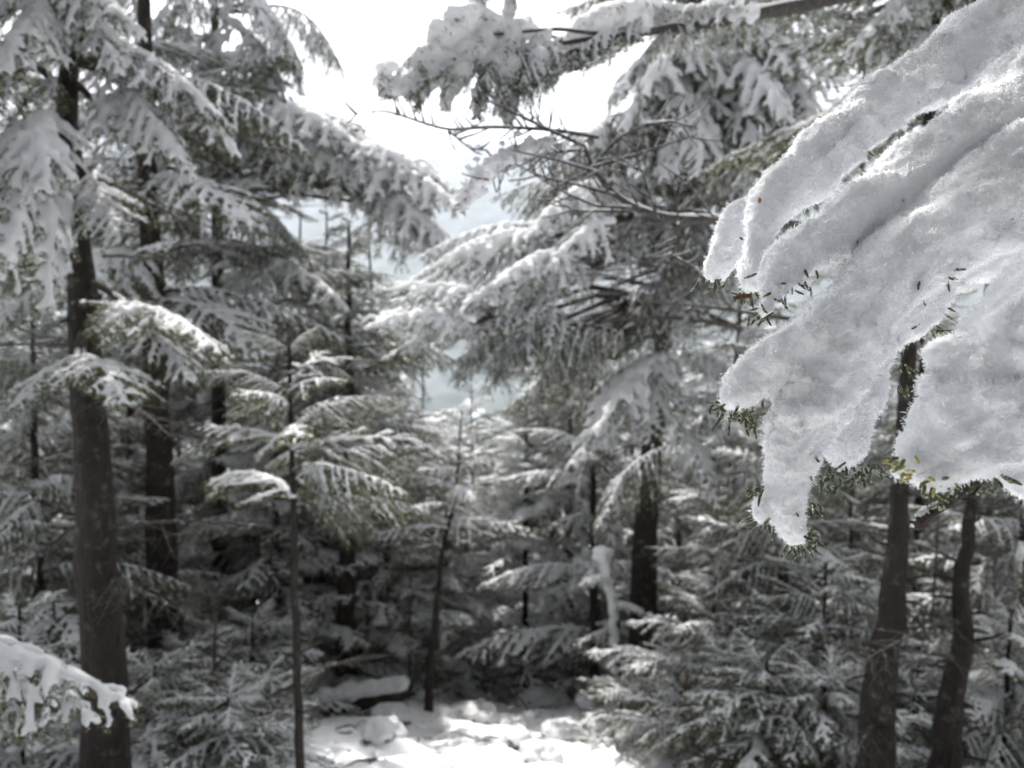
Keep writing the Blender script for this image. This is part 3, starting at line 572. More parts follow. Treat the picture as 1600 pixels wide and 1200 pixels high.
# ---- young firs filling the understory
for (px, Y, tip_row, r0, reach, n, kinds, lab) in [
    (30, 4.3, 950, .02, .6, 26, ('small', 'flat'), 'knee high fir under the snowy bough at the bottom left corner'),
    (300, 5.6, 1010, .02, .7, 26, ('small', 'drape'), 'small shaded fir between the mottled trunk and the thin straight trunk'),
    (395, 8.3, 760, .035, 1.1, 44, ('flat', 'drape'), 'shaded fir behind the thin trunk, low boughs in gloom'),
    (500, 9.0, 650, .045, 1.2, 50, ('lit', 'lit', 'small'), 'bright fir between the thin trunk and the stout trunk'),
    (110, 7.2, 700, .05, 1.3, 50, ('drape', 'flat'), 'gloomy fir directly behind the widest trunk'),
    (280, 10.8, 420, .06, 1.5, 56, ('flat', 'drape'), 'tall lit fir behind the mottled trunk'),
    (720, 9.9, 800, .04, 1.0, 48, ('lit', 'lit', 'small'), 'bright snow plastered fir behind the crooked sapling, right side'),
    (660, 12.6, 720, .05, 1.3, 56, ('lit', 'lit', 'small'), 'lit fir beyond the path crest, left of the hollow'),
    (830, 12.0, 700, .05, 1.1, 50, ('flat', 'drape'), 'shadowy fir in the hollow at the path end'),
    (760, 14.0, 690, .06, 1.4, 60, ('lit', 'lit', 'small'), 'broad snowy fir closing the view above the path end'),
    (930, 10.2, 740, .045, 1.2, 54, ('drape', 'flat'), 'dark fir behind the snow coated dead stem'),
    (960, 8.3, 960, .03, .9, 36, ('small', 'flat'), 'low snowy fir at the foot of the dead stem'),
    (1060, 9.6, 640, .06, 1.3, 54, ('drape', 'flat'), 'fir right behind the big path side spruce'),
    (1180, 7.2, 800, .04, 1.1, 46, ('flat', 'drape'), 'snow tipped fir behind the little fir right of the path'),
    (1150, 4.6, 1020, .02, .6, 26, ('small', 'drape'), 'knee high fir above the curved bare branch'),
    (1330, 6.9, 760, .04, 1.1, 46, ('flat', 'drape'), 'green fir just left of the smooth right trunk, boughs spreading behind it'),
    (1540, 7.9, 560, .05, 1.3, 50, ('flat', 'drape'), 'fir behind the knobby trunk at the right edge'),
    (1240, 11.5, 520, .06, 1.5, 54, ('flat', 'drape'), 'dim fir deep behind the drooping green fir'),
    (1430, 4.7, 1010, .02, .6, 24, ('small', 'flat'), 'low fir in the snow between the two right trunks'),
    (505, 8.6, 330, .07, 1.35, 70, ('lit', 'lit', 'small'), 'tall bright fir in front of the blue gap, left of the middle'),
    (610, 9.6, 480, .06, 1.3, 60, ('lit', 'lit', 'small'), 'bright fir under the lower blue gap'),
    (820, 8.8, 610, .05, 1.1, 52, ('lit', 'lit', 'small'), 'hazy lit fir left of the grey brown straight trunk'),
    (930, 8.0, 430, .06, 1.2, 56, ('drape', 'heavy'), 'draped fir tangled with the left boughs of the big path side spruce'),
    (745, 11.2, 600, .06, 1.3, 60, ('lit', 'lit', 'small'), 'sunlit fir right under the lowest blue gap'),
    (430, 7.9, 470, .05, 1.1, 54, ('lit', 'lit', 'small'), 'lit fir hanging over the thin straight trunk'),
    (665, 10.4, 560, .05, 1.1, 60, ('lit', 'small'), 'lit fir with its tip before the grey blue slope, middle'),
    (705, 8.9, 690, .04, 1.0, 56, ('lit', 'small'), 'sunlit low fir over the crooked sapling'),
    (610, 8.3, 700, .04, .9, 50, ('lit', 'small'), 'sunlit fir right of the stout dark trunk'),
    (240, 4.4, 1040, .02, .6, 30, ('small', 'drape'), 'shaded undergrowth fir between the two left trunks, near the bottom edge'),
    (350, 4.2, 1090, .02, .5, 30, ('small', 'flat'), 'low dark fir at the bottom edge left of the thin straight trunk'),
    (420, 4.7, 1060, .02, .5, 26, ('small', 'bare'), 'low frosted fir right beside the thin straight trunk'),
    (1210, 4.0, 1030, .02, .6, 34, ('small', 'drape'), 'low green fir left of the curved bare branch'),
    (1290, 3.9, 1060, .02, .5, 30, ('small', 'flat'), 'low fir at the foot of the smooth right trunk'),
    (1570, 4.1, 960, .02, .7, 34, ('flat', 'drape'), 'green fir at the right edge, bottom corner'),
    (1430, 4.2, 1060, .02, .4, 24, ('small', 'drape'), 'small fir low in the gap between the two right trunks'),
    (1070, 4.5, 1080, .02, .5, 28, ('small', 'drape'), 'low fir at the right lip of the path'),
    (1010, 6.1, 1060, .02, .6, 24, ('small', 'flat'), 'tiny fir sprouting in front of the path side spruce foot')]:
    b_ = gbase(px, Y)
    tree('small_fir_tree' if reach < .95 else 'fir_tree', b_, Q(px + random.uniform(-12, 12), tip_row, Y), r0, lab, 'fir tree', crown=0.07, reach=reach, count=n, kinds=kinds, bare=6)
# bare, frosted understory saplings
for (px, Y, row, lab) in [(325, 5.0, 930, 'bare bent frosted sapling between the left trunks'), (565, 8.0, 870, 'bare thin stem right of the stout dark trunk'), (640, 8.0, 900, 'bare frosted stem left of the crooked sapling'), (90, 5.4, 840, 'leafless dark stem left of the widest trunk'),
                          (1165, 6.6, 830, 'bare pale stem right of the little fir'), (1565, 5.3, 860, 'bare stem at the right edge'), (1450, 5.6, 800, 'thin bare stem between the right trunks'), (410, 7.4, 850, 'thin leafless stem left of the thin straight trunk')]:
    b_ = gbase(px, Y); tree('bare_sapling', b_, Q(px + random.uniform(-25, 25), row, Y), .014, lab, 'sapling', crown=.2, reach=.6, count=9, kinds=('bare',), bark='frost_twig', sides=7, down=-.2)

# ------------------------------------------------------------------ far trees: trunk, crown and snow each one shared mesh
def far_proto(i, ht, reach, nb, nm='needle'):
    wood, nd = Geo(), Geo(); SP, SR = [], []
    g = Geo(); g.tube(np.array([(0, 0, -0.4), (0.02, 0, ht * 0.5), (0, 0.02, ht)]), (0.016 * ht, 0.010 * ht, 0.01), 8)
    for k in range(nb):
        u = (k + rng.random()) / nb; h = ht * (0.14 + 0.86 * u ** 0.9); ln = reach * (1 - u) ** 0.7 * rng.uniform(0.75, 1.15) + 0.12; a = k * 2.4 + rng.uniform(-.3, .3)
        ax = curve_pts((0, 0, h), (math.cos(a), math.sin(a), 0.25 * u - 0.05), ln, 0.3, 7); nd_l = 0.035
        needles(nd, ax, 110, nd_l, 0.010)
        for s in np.arange(0.15, 0.98, 0.11 / ln):
            for sg in (-1, 1):
                q = np.array([np.interp(s, np.linspace(0, 1, 7), ax[:, c]) for c in range(3)]); l2 = 0.42 * ln * (1 - s) ** .7 * rng.uniform(.7, 1.1) + 0.05
                a2 = a + sg * R(50); tw = curve_pts(q, (math.cos(a2), math.sin(a2), -0.15), l2, 0.4, 4); needles(nd, tw, 110, nd_l, 0.010)
                t = np.linspace(0, 1, max(3, int(l2 / 0.035))); P2 = np.stack([np.interp(t, np.linspace(0, 1, 4), tw[:, c]) for c in range(3)], 1); r2 = (0.045 if nm != 'needle' else 0.030) * rng.uniform(.7, 1.3) * (1.1 - 0.6 * t)
                P2[:, 2] += r2 * 0.6; SP.append(P2); SR.append(r2)
        t = np.linspace(0, 1, 18); P2 = np.stack([np.interp(t, np.linspace(0, 1, 7), ax[:, c]) for c in range(3)], 1); r2 = 0.04 * (1.1 - 0.6 * t); P2[:, 2] += r2 * 0.7; SP.append(P2); SR.append(r2)
    V, T = blobs_geo(np.vstack(SP), np.concatenate(SR), (1.1, 1.1, 0.75))
    sn = remesh('far_snow', V, T, 0.034, [M['snow']], disp=((0.08, 0.03, 2),), smooth_it=1)
    return g.mesh('far_trunk', [M['bark']]), nd.mesh('far_crown', [M[nm]], False), sn, ht
FAR = [far_proto(i, h, r, nb) for i, (h, r, nb) in enumerate([(6.5, 1.5, 60), (8.0, 1.7, 70), (5.0, 1.3, 50)])]
FAR_LIT = [far_proto(i, h, r, nb, 'sunlit_rimed_needle') for i, (h, r, nb) in enumerate([(6.5, 1.5, 66), (5.0, 1.3, 56)])]  # centre firs: brightness painted in by paler needles and thicker snow
print('far', [len(f[2].polygons) for f in FAR], [len(f[1].polygons) for f in FAR])
LAND = [(-60, 'the dim spruce at the left edge'), (130, 'the widest left trunk'), (240, 'the mottled left trunk'), (352, 'the narrow trunk'), (462, 'the thin straight trunk'), (540, 'the stout dark trunk'), (690, 'the crooked sapling'),
        (780, 'the slender pole in the hollow'), (885, 'the grey brown straight trunk'), (955, 'the snow coated dead stem'), (1020, 'the big path side spruce'), (1130, 'the little fir right of the path'), (1225, 'the drooping green fir'), (1385, 'the smooth right trunk'), (1500, 'the knobby right trunk'), (1640, 'the right edge')]
_used = {}
def far_label(px, y, ht):
    lx, nm = min(LAND, key=lambda q: abs(q[0] - px)); side = 'left of' if px < lx - 18 else ('right of' if px > lx + 18 else 'behind')
    far = 'snowy fir just down the slope' if y < 18 else ('faint snowy fir down the slope' if y < 27 else ('small hazy fir far downslope' if y < 42 else 'tiny pale fir'))
    size = ('', 'taller ', 'shorter ', 'narrower ', 'paler ', 'lowest ')[min(5, _used.get((side, nm, far), 0))]; _used[(side, nm, far)] = _used.get((side, nm, far), 0) + 1
    return size + far + ', ' + side + ' ' + nm
spots = []
tries = 0
while len(spots) < 120 and tries < 6000:
    tries += 1
    y = 11.5 + 55 * random.random() ** 1.5; hx = (0.72 * y + 3); x = random.uniform(-hx, hx)
    if any((x - a) ** 2 + (y - c) ** 2 < (1.5 if y < 25 else 2.4) ** 2 for a, c in spots): continue
    if y < 13.5 and abs(x) < 1.2: continue
    spots.append((x, y))
for x, y in spots:
    pt = random.choice(FAR if not -0.3 * y < x < 0.14 * y else FAR_LIT); z = H(x, y); s = random.uniform(0.75, 1.25) * (1 + 0.25 * max(0, (y - 20) / 45))
    topz = z + pt[3] * s; px, py, d = proj((x, y, topz))
    lim = 640 if 600 < px < 830 else (430 if 380 < px < 1000 else 120)
    if py < lim:
        s *= max(0.35, (proj((x, y, z))[1] - lim) / (proj((x, y, z))[1] - py))
    root = empty('fir_tree', (x, y, z), far_label(px, y, s * pt[3]), 'fir tree', 'firs down the slope')
    root.rotation_euler = (0, 0, random.uniform(0, 6.28)); root.scale = (s, s, s)
    link('trunk', pt[0], root); link('crown', pt[1], root, 'stuff'); link('snow', pt[2], root)

# tall trees closing the canopy to the sides and behind
g_ = Geo(); g_.tube(np.array([(0, 0, -1.0), (0.03, 0, 4), (0, 0.02, 7), (0, 0, 12.2)]), (0.15, 0.11, 0.08, 0.01), 12, rough=.03)
def tall_crown(seed):
    nd = Geo(); SP, SR = [], []
    for k in range(95):
        u = (k + rng.random()) / 95; h = 5.2 + 6.9 * u; ln = 2.1 * (1 - u) ** 0.6 * rng.uniform(.7, 1.1) + .2; a = k * 2.4 + rng.uniform(-.3, .3); ax = curve_pts((0, 0, h), (math.cos(a), math.sin(a), 0.1), ln, 0.3, 7); needles(nd, ax, 90, .05, .014)
        for q_ in np.arange(.2, .98, .15 / ln):
            for sg in (-1, 1):
                q = np.array([np.interp(q_, np.linspace(0, 1, 7), ax[:, c]) for c in range(3)]); l2 = .42 * ln * (1 - q_) ** .7 + .08; a2 = a + sg * R(50); tw = curve_pts(q, (math.cos(a2), math.sin(a2), -.2), l2, .4, 4); needles(nd, tw, 90, .05, .014)
                t = np.linspace(0, 1, max(3, int(l2 / .05))); P2 = np.stack([np.interp(t, np.linspace(0, 1, 4), tw[:, c]) for c in range(3)], 1); r2 = .042 * rng.uniform(.6, 1.3) * (1.1 - .6 * t); P2[:, 2] += r2 * .5; SP.append(P2); SR.append(r2)
    V, T = blobs_geo(np.vstack(SP), np.concatenate(SR), (1.1, 1.1, .7)); return nd.mesh('tall_crown', [M['needle']], False), remesh('tall_snow', V, T, .05, [M['snow']], smooth_it=1)
TC = tall_crown(1); TT = g_.mesh('tall_trunk', [M['bark']])
tl = [(-3.6, 1.2), (-5.2, 3.2), (-7.5, 5.0), (-9.0, 9.0), (3.9, 1.0), (4.6, 3.6), (6.5, 4.4), (7.4, 9.3), (9.0, 7.0), (-2.6, -2.0), (2.8, -2.4), (0.2, -3.4), (-5.0, -2.4), (5.2, -2.6), (-2.4, -6.0), (2.7, -6.3)]
for i, (x, y) in enumerate(tl):
    wh = ('behind the photographer' if y < 0 else ('%s, %s' % ('beside the path at the ' + ('left' if x < 0 else 'right'), ['nearest', 'second nearest', 'middle distance', 'farther back', 'deep in the wood'][min(4, int(y / 2.6))])))
    px, py, dd = proj((x, y, 2)); vis = y > 0 and -100 < px < 1700
    nm = min(LAND, key=lambda q: abs(q[0] - px))
    root = empty('tall_spruce_tree', (x, y, H(x, y)), ('tall bare boled spruce %s %s' % ('left of' if px < nm[0] else 'right of', nm[1])) if vis else 'tall spruce outside the picture, ' + wh.replace('beside the path ', '') + ', %s' % ('close to the path', 'a few steps off the path', 'well off the path', 'deepest in the wood', 'at the wood edge', 'beside a fir', 'among small firs')[i % 7], 'spruce tree', 'tall spruces around the path'); root.rotation_euler = (0, 0, i * 1.3); root.scale = (random.uniform(.85, 1.1),) * 3
    link('trunk', TT, root); link('crown', TC[0], root, 'stuff'); link('snow', TC[1], root)

# the wood behind the photographer
for i, (x, y, s) in enumerate([(-1.8, -1.9, .9), (1.9, -2.2, 1.0), (0.1, -3.6, 1.1), (-0.9, -1.3, .7), (0.9, -1.4, .75), (2.6, -0.6, .8), (-2.9, -0.5, .8), (-3.6, -2.4, 1.0), (3.7, -2.0, 1.0), (-5.2, 0.3, 1.1), (5.4, 0.6, 1.1), (-2.2, -5.2, 1.2), (2.4, -5.4, 1.2), (-6, -4, 1.2), (6, -4, 1.2), (0, -7, 1.3), (4.3, -7, 1.3), (-4.4, -7.2, 1.3)]):
    pt = FAR[i % 3]; root = empty('fir_tree', (x, y, H(x, y)), 'snowy fir behind the photographer, ' + ['nearest at left', 'nearest at right', 'straight behind', 'close, a shade left', 'close, a shade right', 'abreast at right', 'abreast at left', 'second row, left', 'second row, right', 'far abreast, left', 'far abreast, right', 'third row, left of middle', 'third row, right of middle', 'third row, far left', 'third row, far right', 'last row, middle', 'last row, right', 'last row, left'][i], 'fir tree', 'firs behind the photographer'); root.scale = (s,) * 3
    link('trunk', pt[0], root); link('crown', pt[1], root, 'stuff'); link('snow', pt[2], root)

# ------------------------------------------------------------------ foreground: snow laden fir boughs of the tree just outside the frame on the right
def hero():
    tx, ty = 1.25, 0.75
    root = empty('near_fir_tree', (tx, ty, 0), 'snow laden fir reaching in from the right, its crystal covered boughs in sharp focus', 'fir tree')
    g = Geo(); tp = np.array([(0, 0, -0.3), (0.02, 0, 1.0), (0, 0.03, 2.2), (0.05, 0, 4.0)]); g.tube(tp, (0.11, 0.09, 0.07, 0.05), 14, rough=0.02)
    link('trunk', g.mesh('trunk', [M['bark']]), root)
    off = np.array((tx, ty, 0))
    K = 1.0 / FPX
    def interp(path, step=0.004):
        P_ = [np.array(D(a, c, d)) for a, c, d, r in path]; Rr = [r * K * d for a, c, d, r in path]
        P_ = np.array(P_); Rr = np.array(Rr); cs = np.concatenate([[0], np.cumsum(np.linalg.norm(np.diff(P_, axis=0), axis=1))]); k = int(cs[-1] / step) + 2
        s = np.linspace(0, cs[-1], k); return np.stack([np.interp(s, cs, P_[:, c]) for c in range(3)], 1), np.interp(s, cs, Rr)
    A = [  # px, py, depth, radius px : the focused bough
        [(1660, -30, .74, 70), (1560, 45, .72, 62), (1460, 105, .70, 58), (1370, 170, .68, 52), (1290, 240, .66, 48), (1225, 300, .65, 42), (1190, 360, .64, 32), (1178, 410, .635, 24), (1172, 440, .63, 15)],
        [(1190, 330, .70, 26), (1150, 350, .70, 26), (1130, 390, .70, 24), (1122, 420, .70, 15)],
        [(1660, 120, 0.645, 80), (1560, 190, 0.625, 74), (1460, 255, 0.605, 66), (1370, 310, 0.585, 56), (1290, 365, 0.575, 46), (1235, 410, 0.565, 38), (1205, 450, 0.560, 28), (1195, 480, 0.555, 17)],
        [(1660, 250, 0.595, 95), (1560, 310, 0.575, 92), (1470, 370, 0.555, 84), (1380, 440, 0.545, 68), (1330, 490, 0.535, 66), (1260, 535, 0.525, 62), (1200, 570, 0.520, 50), (1165, 598, 0.515, 36), (1148, 618, 0.515, 24)],
        [(1330, 500, 0.535, 70), (1285, 580, 0.525, 72), (1258, 650, 0.520, 62), (1236, 710, 0.515, 52), (1226, 765, 0.515, 42), (1232, 808, 0.515, 26), (1244, 838, 0.515, 13)],
        [(1420, 440, 0.585, 72), (1362, 520, 0.570, 56), (1334, 600, 0.565, 50), (1322, 660, 0.560, 44), (1320, 700, 0.555, 34), (1318, 728, 0.555, 18)],
        [(1215, 770, 0.515, 26), (1198, 790, 0.515, 18), (1192, 805, 0.515, 10)],
        [(1540, 330, .68, 80), (1490, 400, .69, 54), (1455, 440, .685, 34), (1440, 470, .68, 18)],
        [(1620, 300, .67, 60), (1570, 380, .68, 46), (1540, 410, .68, 30)],
    ]
    B = [  # the nearer clump at the right edge
        [(1700, 380, .46, 75), (1640, 480, .455, 95), (1580, 570, .45, 92), (1510, 640, .45, 72), (1462, 690, .45, 43), (1425, 718, .45, 25), (1403, 733, .45, 12)],
        [(1640, 600, .45, 110), (1580, 680, .45, 78), (1500, 715, .45, 42), (1440, 738, .45, 20)],
        [(1510, 560, .45, 42), (1475, 560, .45, 27), (1452, 552, .45, 14)],
        [(1500, 620, .45, 42), (1462, 602, .45, 28), (1446, 594, .45, 15)],
        [(1680, 640, .45, 120), (1640, 710, .45, 70), (1590, 745, .45, 30)],
    ]
    def snow_mass(paths, voxel, name, disp, parent, ncr, cl, seed):
        SP, SR = [], []
        for p in paths:
            P_, r = interp(p)
            r = r * 0.95
            SP.append(P_); SR.append(r)
            k = len(P_); m_ = int(k * 2.2)                         # irregular lumps on each finger
            idx = rng.integers(0, k, m_); v = rng.standard_normal((m_, 3)); v[:, 2] += 0.5; v /= np.linalg.norm(v, axis=1)[:, None]
            q = P_[idx] + v * r[idx][:, None] * 0.66; SP.append(q); SR.append(r[idx] * rng.uniform(0.22, 0.45, m_))
        V, T = blobs_geo(np.vstack(SP) - off, np.concatenate(SR))
        me = remesh(name, V, T, voxel, [M['hero_snow']], disp=disp, smooth_it=2)
        link('snow', me, parent)
        nv = len(me.vertices); co = np.empty(nv * 3, np.float32); me.vertices.foreach_get('co', co); co = co.reshape(-1, 3)
        no = np.empty(nv * 3, np.float32); me.vertices.foreach_get('normal', no); no = no.reshape(-1, 3)
        idx = rng.integers(0, nv, ncr); p = co[idx] + rng.normal(0, voxel * 0.5, (ncr, 3)); nn = no[idx]
        d = nn * rng.uniform(0.2, 1.1, ncr)[:, None] + rng.normal(0, 0.55, (ncr, 3)); d /= np.linalg.norm(d, axis=1)[:, None]
        L_ = cl * rng.gamma(2.2, 0.45, ncr)[:, None]; c = np.cross(d, rng.standard_normal((ncr, 3))); c /= np.linalg.norm(c, axis=1)[:, None]; hw = c * (cl * 0.2)
        Vc = np.stack([p - d * L_ * 0.3 - hw * .4, p + d * L_ * .4 + hw, p + d * L_, p + d * L_ * .4 - hw], 1).reshape(-1, 3)
        link('crystals', mesh_np('crystals', Vc, np.arange(4 * ncr).reshape(-1, 4), [M['crystal']], smooth=False), parent, 'stuff')
        return co, no
    def twigs_and_needles(paths, parent_name, yellow, seed):
        wood = Geo(); nd = Geo(); yl = Geo()
        for pi, p in enumerate(paths):
            P_, r = interp(p, 0.01); c = P_.copy() - off; c[:, 2] -= r * 0.55
            wood.tube(c, np.linspace(0.0045, 0.0018, len(c)), 6)
        return wood
    def tip_needles(nd, spots_, ln, wd, parent=None):
        # real needles: flattened 6 sided blades
        for (px, py, d, dx, dy, k, sprd) in spots_:
            for q in range(k):
                b0 = np.array(D(px + rng.normal(0, 12 * sprd), py + rng.normal(0, 8 * sprd), d + rng.normal(0, .008))) - off
                dr = np.array((dx + rng.normal(0, .45), rng.normal(-0.1, .45), -dy + rng.normal(0, .35))); dr /= np.linalg.norm(dr); L_ = ln * rng.uniform(.6, 1.1)
                bend = rng.normal(0, .12, 3); pts = np.array([b0, b0 + dr * L_ * .35, b0 + (dr + bend * .5) * L_ * .7, b0 + (dr + bend) * L_])
                nd.tube(pts, np.array([.7, 1, .95, .5]) * wd, 5)
    br = Geo()
    rootA = D(1660, -30, .74); J = np.array((0.0, 0.0, 2.02))
    for p0 in (A[0], A[2], A[3]):
        e = np.array(D(*p0[0][:3])) - off; m_ = (J + e) / 2 + np.array((0, -0.02, .03)); br.tube(np.array([J, m_, e]), (0.016, 0.011, 0.007), 8)
    for p in A:
        P_, r = interp(p, 0.01); c = P_ - off; c[:, 2] -= r * 0.5; br.tube(c, np.linspace(0.0045, 0.0016, len(c)), 6)
    brA = link('branch', br.mesh('branch', [M['twig']]), root); brA['label'] = 'snow covered bough in sharp focus, the larger and farther of the two'
    snow_mass(A, 0.0014, 'crystal_snow_mass', ((0.045, 0.018, 1), (0.018, 0.0065, 1), (0.006, 0.0030, 2), (0.0024, 0.0034, 1)), brA, 230000, 0.0015, 1)
    nd = Geo()
    tip_needles(nd, [(1150, 640, .52, -.5, .6, 22, 1.2), (1180, 650, .52, .1, .9, 10, 1), (1125, 432, .70, -.4, .8, 16, 1.0), (1165, 452, .635, -.3, .9, 10, .8), (1195, 488, .56, -.6, .7, 12, .7),
                     (1244, 846, .52, .1, 1, 12, .7), (1266, 826, .52, .25, 1, 9, .7), (1275, 790, .52, .3, 1, 6, .7), (1198, 812, .52, -.6, .7, 10, .7), (1185, 765, .52, -.7, .3, 6, .6),
                     (1300, 742, .555, -.1, 1, 10, 1.0), (1335, 735, .555, .1, 1, 12, 1.0), (1365, 728, .555, .2, .9, 6, .8), (1250, 440, .585, -.2, .5, 9, 1.6), (1225, 420, .58, -.4, .5, 5, 1.2),
                     (1400, 500, .56, .2, .5, 8, 2.2), (1440, 520, .63, .3, .7, 16, 2), (1430, 450, .60, .4, .3, 6, 2), (1470, 500, .64, .5, .6, 10, 2), (1410, 600, .60, .3, .7, 5, 1), (1570, 300, .60, .9, .1, 6, 2.2), (1580, 340, .60, .9, .2, 6, 2),
                     (1410, 575, .60, .3, .8, 5, .6)], 0.0125, 0.0010)
    # needles along the undersides
    for p in A[:5]:
        P_, r = interp(p, 0.003); s0 = int(len(P_) * 0.45)
        for q in range(int(len(P_) * 0.22)):
            i = rng.integers(s0, len(P_)); v = np.array((rng.normal(0, .6), rng.normal(-.3, .5), -1 + rng.normal(0, .3))); v /= np.linalg.norm(v)
            b0 = P_[i] - off + v * r[i] * .70; dr = v + rng.normal(0, .35, 3); dr /= np.linalg.norm(dr); L_ = 0.012 * rng.uniform(.6, 1.1)
            nd.tube(np.array([b0, b0 + dr * L_ * .5, b0 + dr * L_]), np.array([.7, 1, .5]) * 0.0011, 5)
    link('needles', nd.mesh('needles', [M['hero_needle']]), brA, 'stuff')
    g = Geo(); b0 = np.array(D(1187, 313, .615)) - off; V, T = blobs_geo(np.array([b0]), np.array([0.0019]), (.8, .8, 1.3)); g.add(V, None, T); link('seed_scale', g.mesh('seed_scale', [M['scale']]), brA)
    g = Geo(); g.tube(np.array([D(1146, 466, .60), D(1156, 464, .60), D(1172, 462, .60)]) - off, (.0014, .0018, .0018), 8); link('bud', g.mesh('bud', [M['red_wood']]), brA)
    # nearer clump
    br = Geo(); e = np.array(D(*B[0][0][:3])) - off; m_ = (np.array((0, 0, 1.75)) + e) / 2 + np.array((0, -.02, .02)); br.tube(np.array([(0, 0, 1.75), m_, e]), (0.014, 0.010, 0.007), 8)
    for p in B:
        P_, r = interp(p, 0.01); c = P_ - off; c[:, 2] -= r * 0.6; br.tube(c, np.linspace(0.0045, 0.0016, len(c)), 6)
    brB = link('branch', br.mesh('branch', [M['twig']]), root); brB['label'] = 'nearest snow clump at the right edge, slightly blurred, yellow needles below'
    snow_mass(B, 0.0016, 'near_snow_mass', ((0.045, 0.018, 1), (0.018, 0.0065, 1), (0.006, 0.0030, 2), (0.0024, 0.0034, 1)), brB, 100000, 0.0013, 2)
    g = Geo(); tw = np.array([D(1520, 755, .47), D(1480, 785, .47), D(1450, 803, .47), D(1428, 822, .47)]) - off; g.tube(tw, (.0030, .0032, .0034, .0038), 10, rough=.05)
    g.tube(np.array([D(1660, 690, .49), D(1580, 730, .48), D(1520, 755, .47)]) - off, (.004, .0035, .003), 8)
    tw_o = link('twig_stub', g.mesh('twig_stub', [M['twig']]), brB)
    t = np.linspace(0.25, 1.02, 60); P2 = np.stack([np.interp(t, np.linspace(0, 1, 4), tw[:, c]) for c in range(3)], 1) + rng.normal(0, .0008, (60, 3)); P2[:, 2] += .0030; P2[-9:, 2] -= .002
    nd = Geo(); V, T = blobs_geo(P2, rng.uniform(.0008, .0018, 60) * np.where(t > .85, 1.4, 1)); nd.add(V, None, T)
    link('frost', nd.mesh('frost', [M['hero_snow']]), brB)
    yl = Geo(); tip_needles(yl, [(1404, 728, .445, -.8, .2, 9, .5), (1425, 738, .445, -.5, .3, 12, .8), (1460, 748, .445, -.2, .3, 8, 1.1)], 0.0065, 0.0010)
    link('yellow_needles', yl.mesh('yellow_needles', [M['yellow_needle']]), brB, 'stuff')
    nd = Geo(); tip_needles(nd, [(1470, 762, .445, -.2, .4, 14, 1.4), (1540, 758, .45, .2, .5, 10, 1.8), (1410, 722, .43, -.6, .2, 4, .8)], 0.009, 0.0012)
    link('needles', nd.mesh('needles', [M['hero_needle']]), brB, 'stuff')
    for k in range(6):                                              # unseen boughs added to the same tree above the frame to dapple the sunlight
        bough(root, ('heavy', 'flat')[k % 2], Vector((tx, ty, 2.95)), Vector((-.25 + .16 * k, 1.35 + .12 * (k % 3), 2.62 + .05 * k)), random.uniform(-.3, .3))
    for k in range(9):                                              # more unseen boughs, added over the camera to shade the foreground snow
        bough(root, 'heavy', Vector((tx, ty - .1, 2.6 + .05 * k)), Vector((-.6 + .25 * (k % 5), -.55 + .11 * k, 2.30 + .06 * k)), random.uniform(-.3, .3))
    # other boughs of the same tree, out of the frame to the right and above
    for k in range(10):
        h = 2.4 + k * .16; a = random.uniform(-1.2, 1.4); bough(root, 'heavy', Vector((tx, ty, h)), Vector((tx + math.cos(a) * .9, ty + math.sin(a) * .9 , h - .2)), 0)
hero()

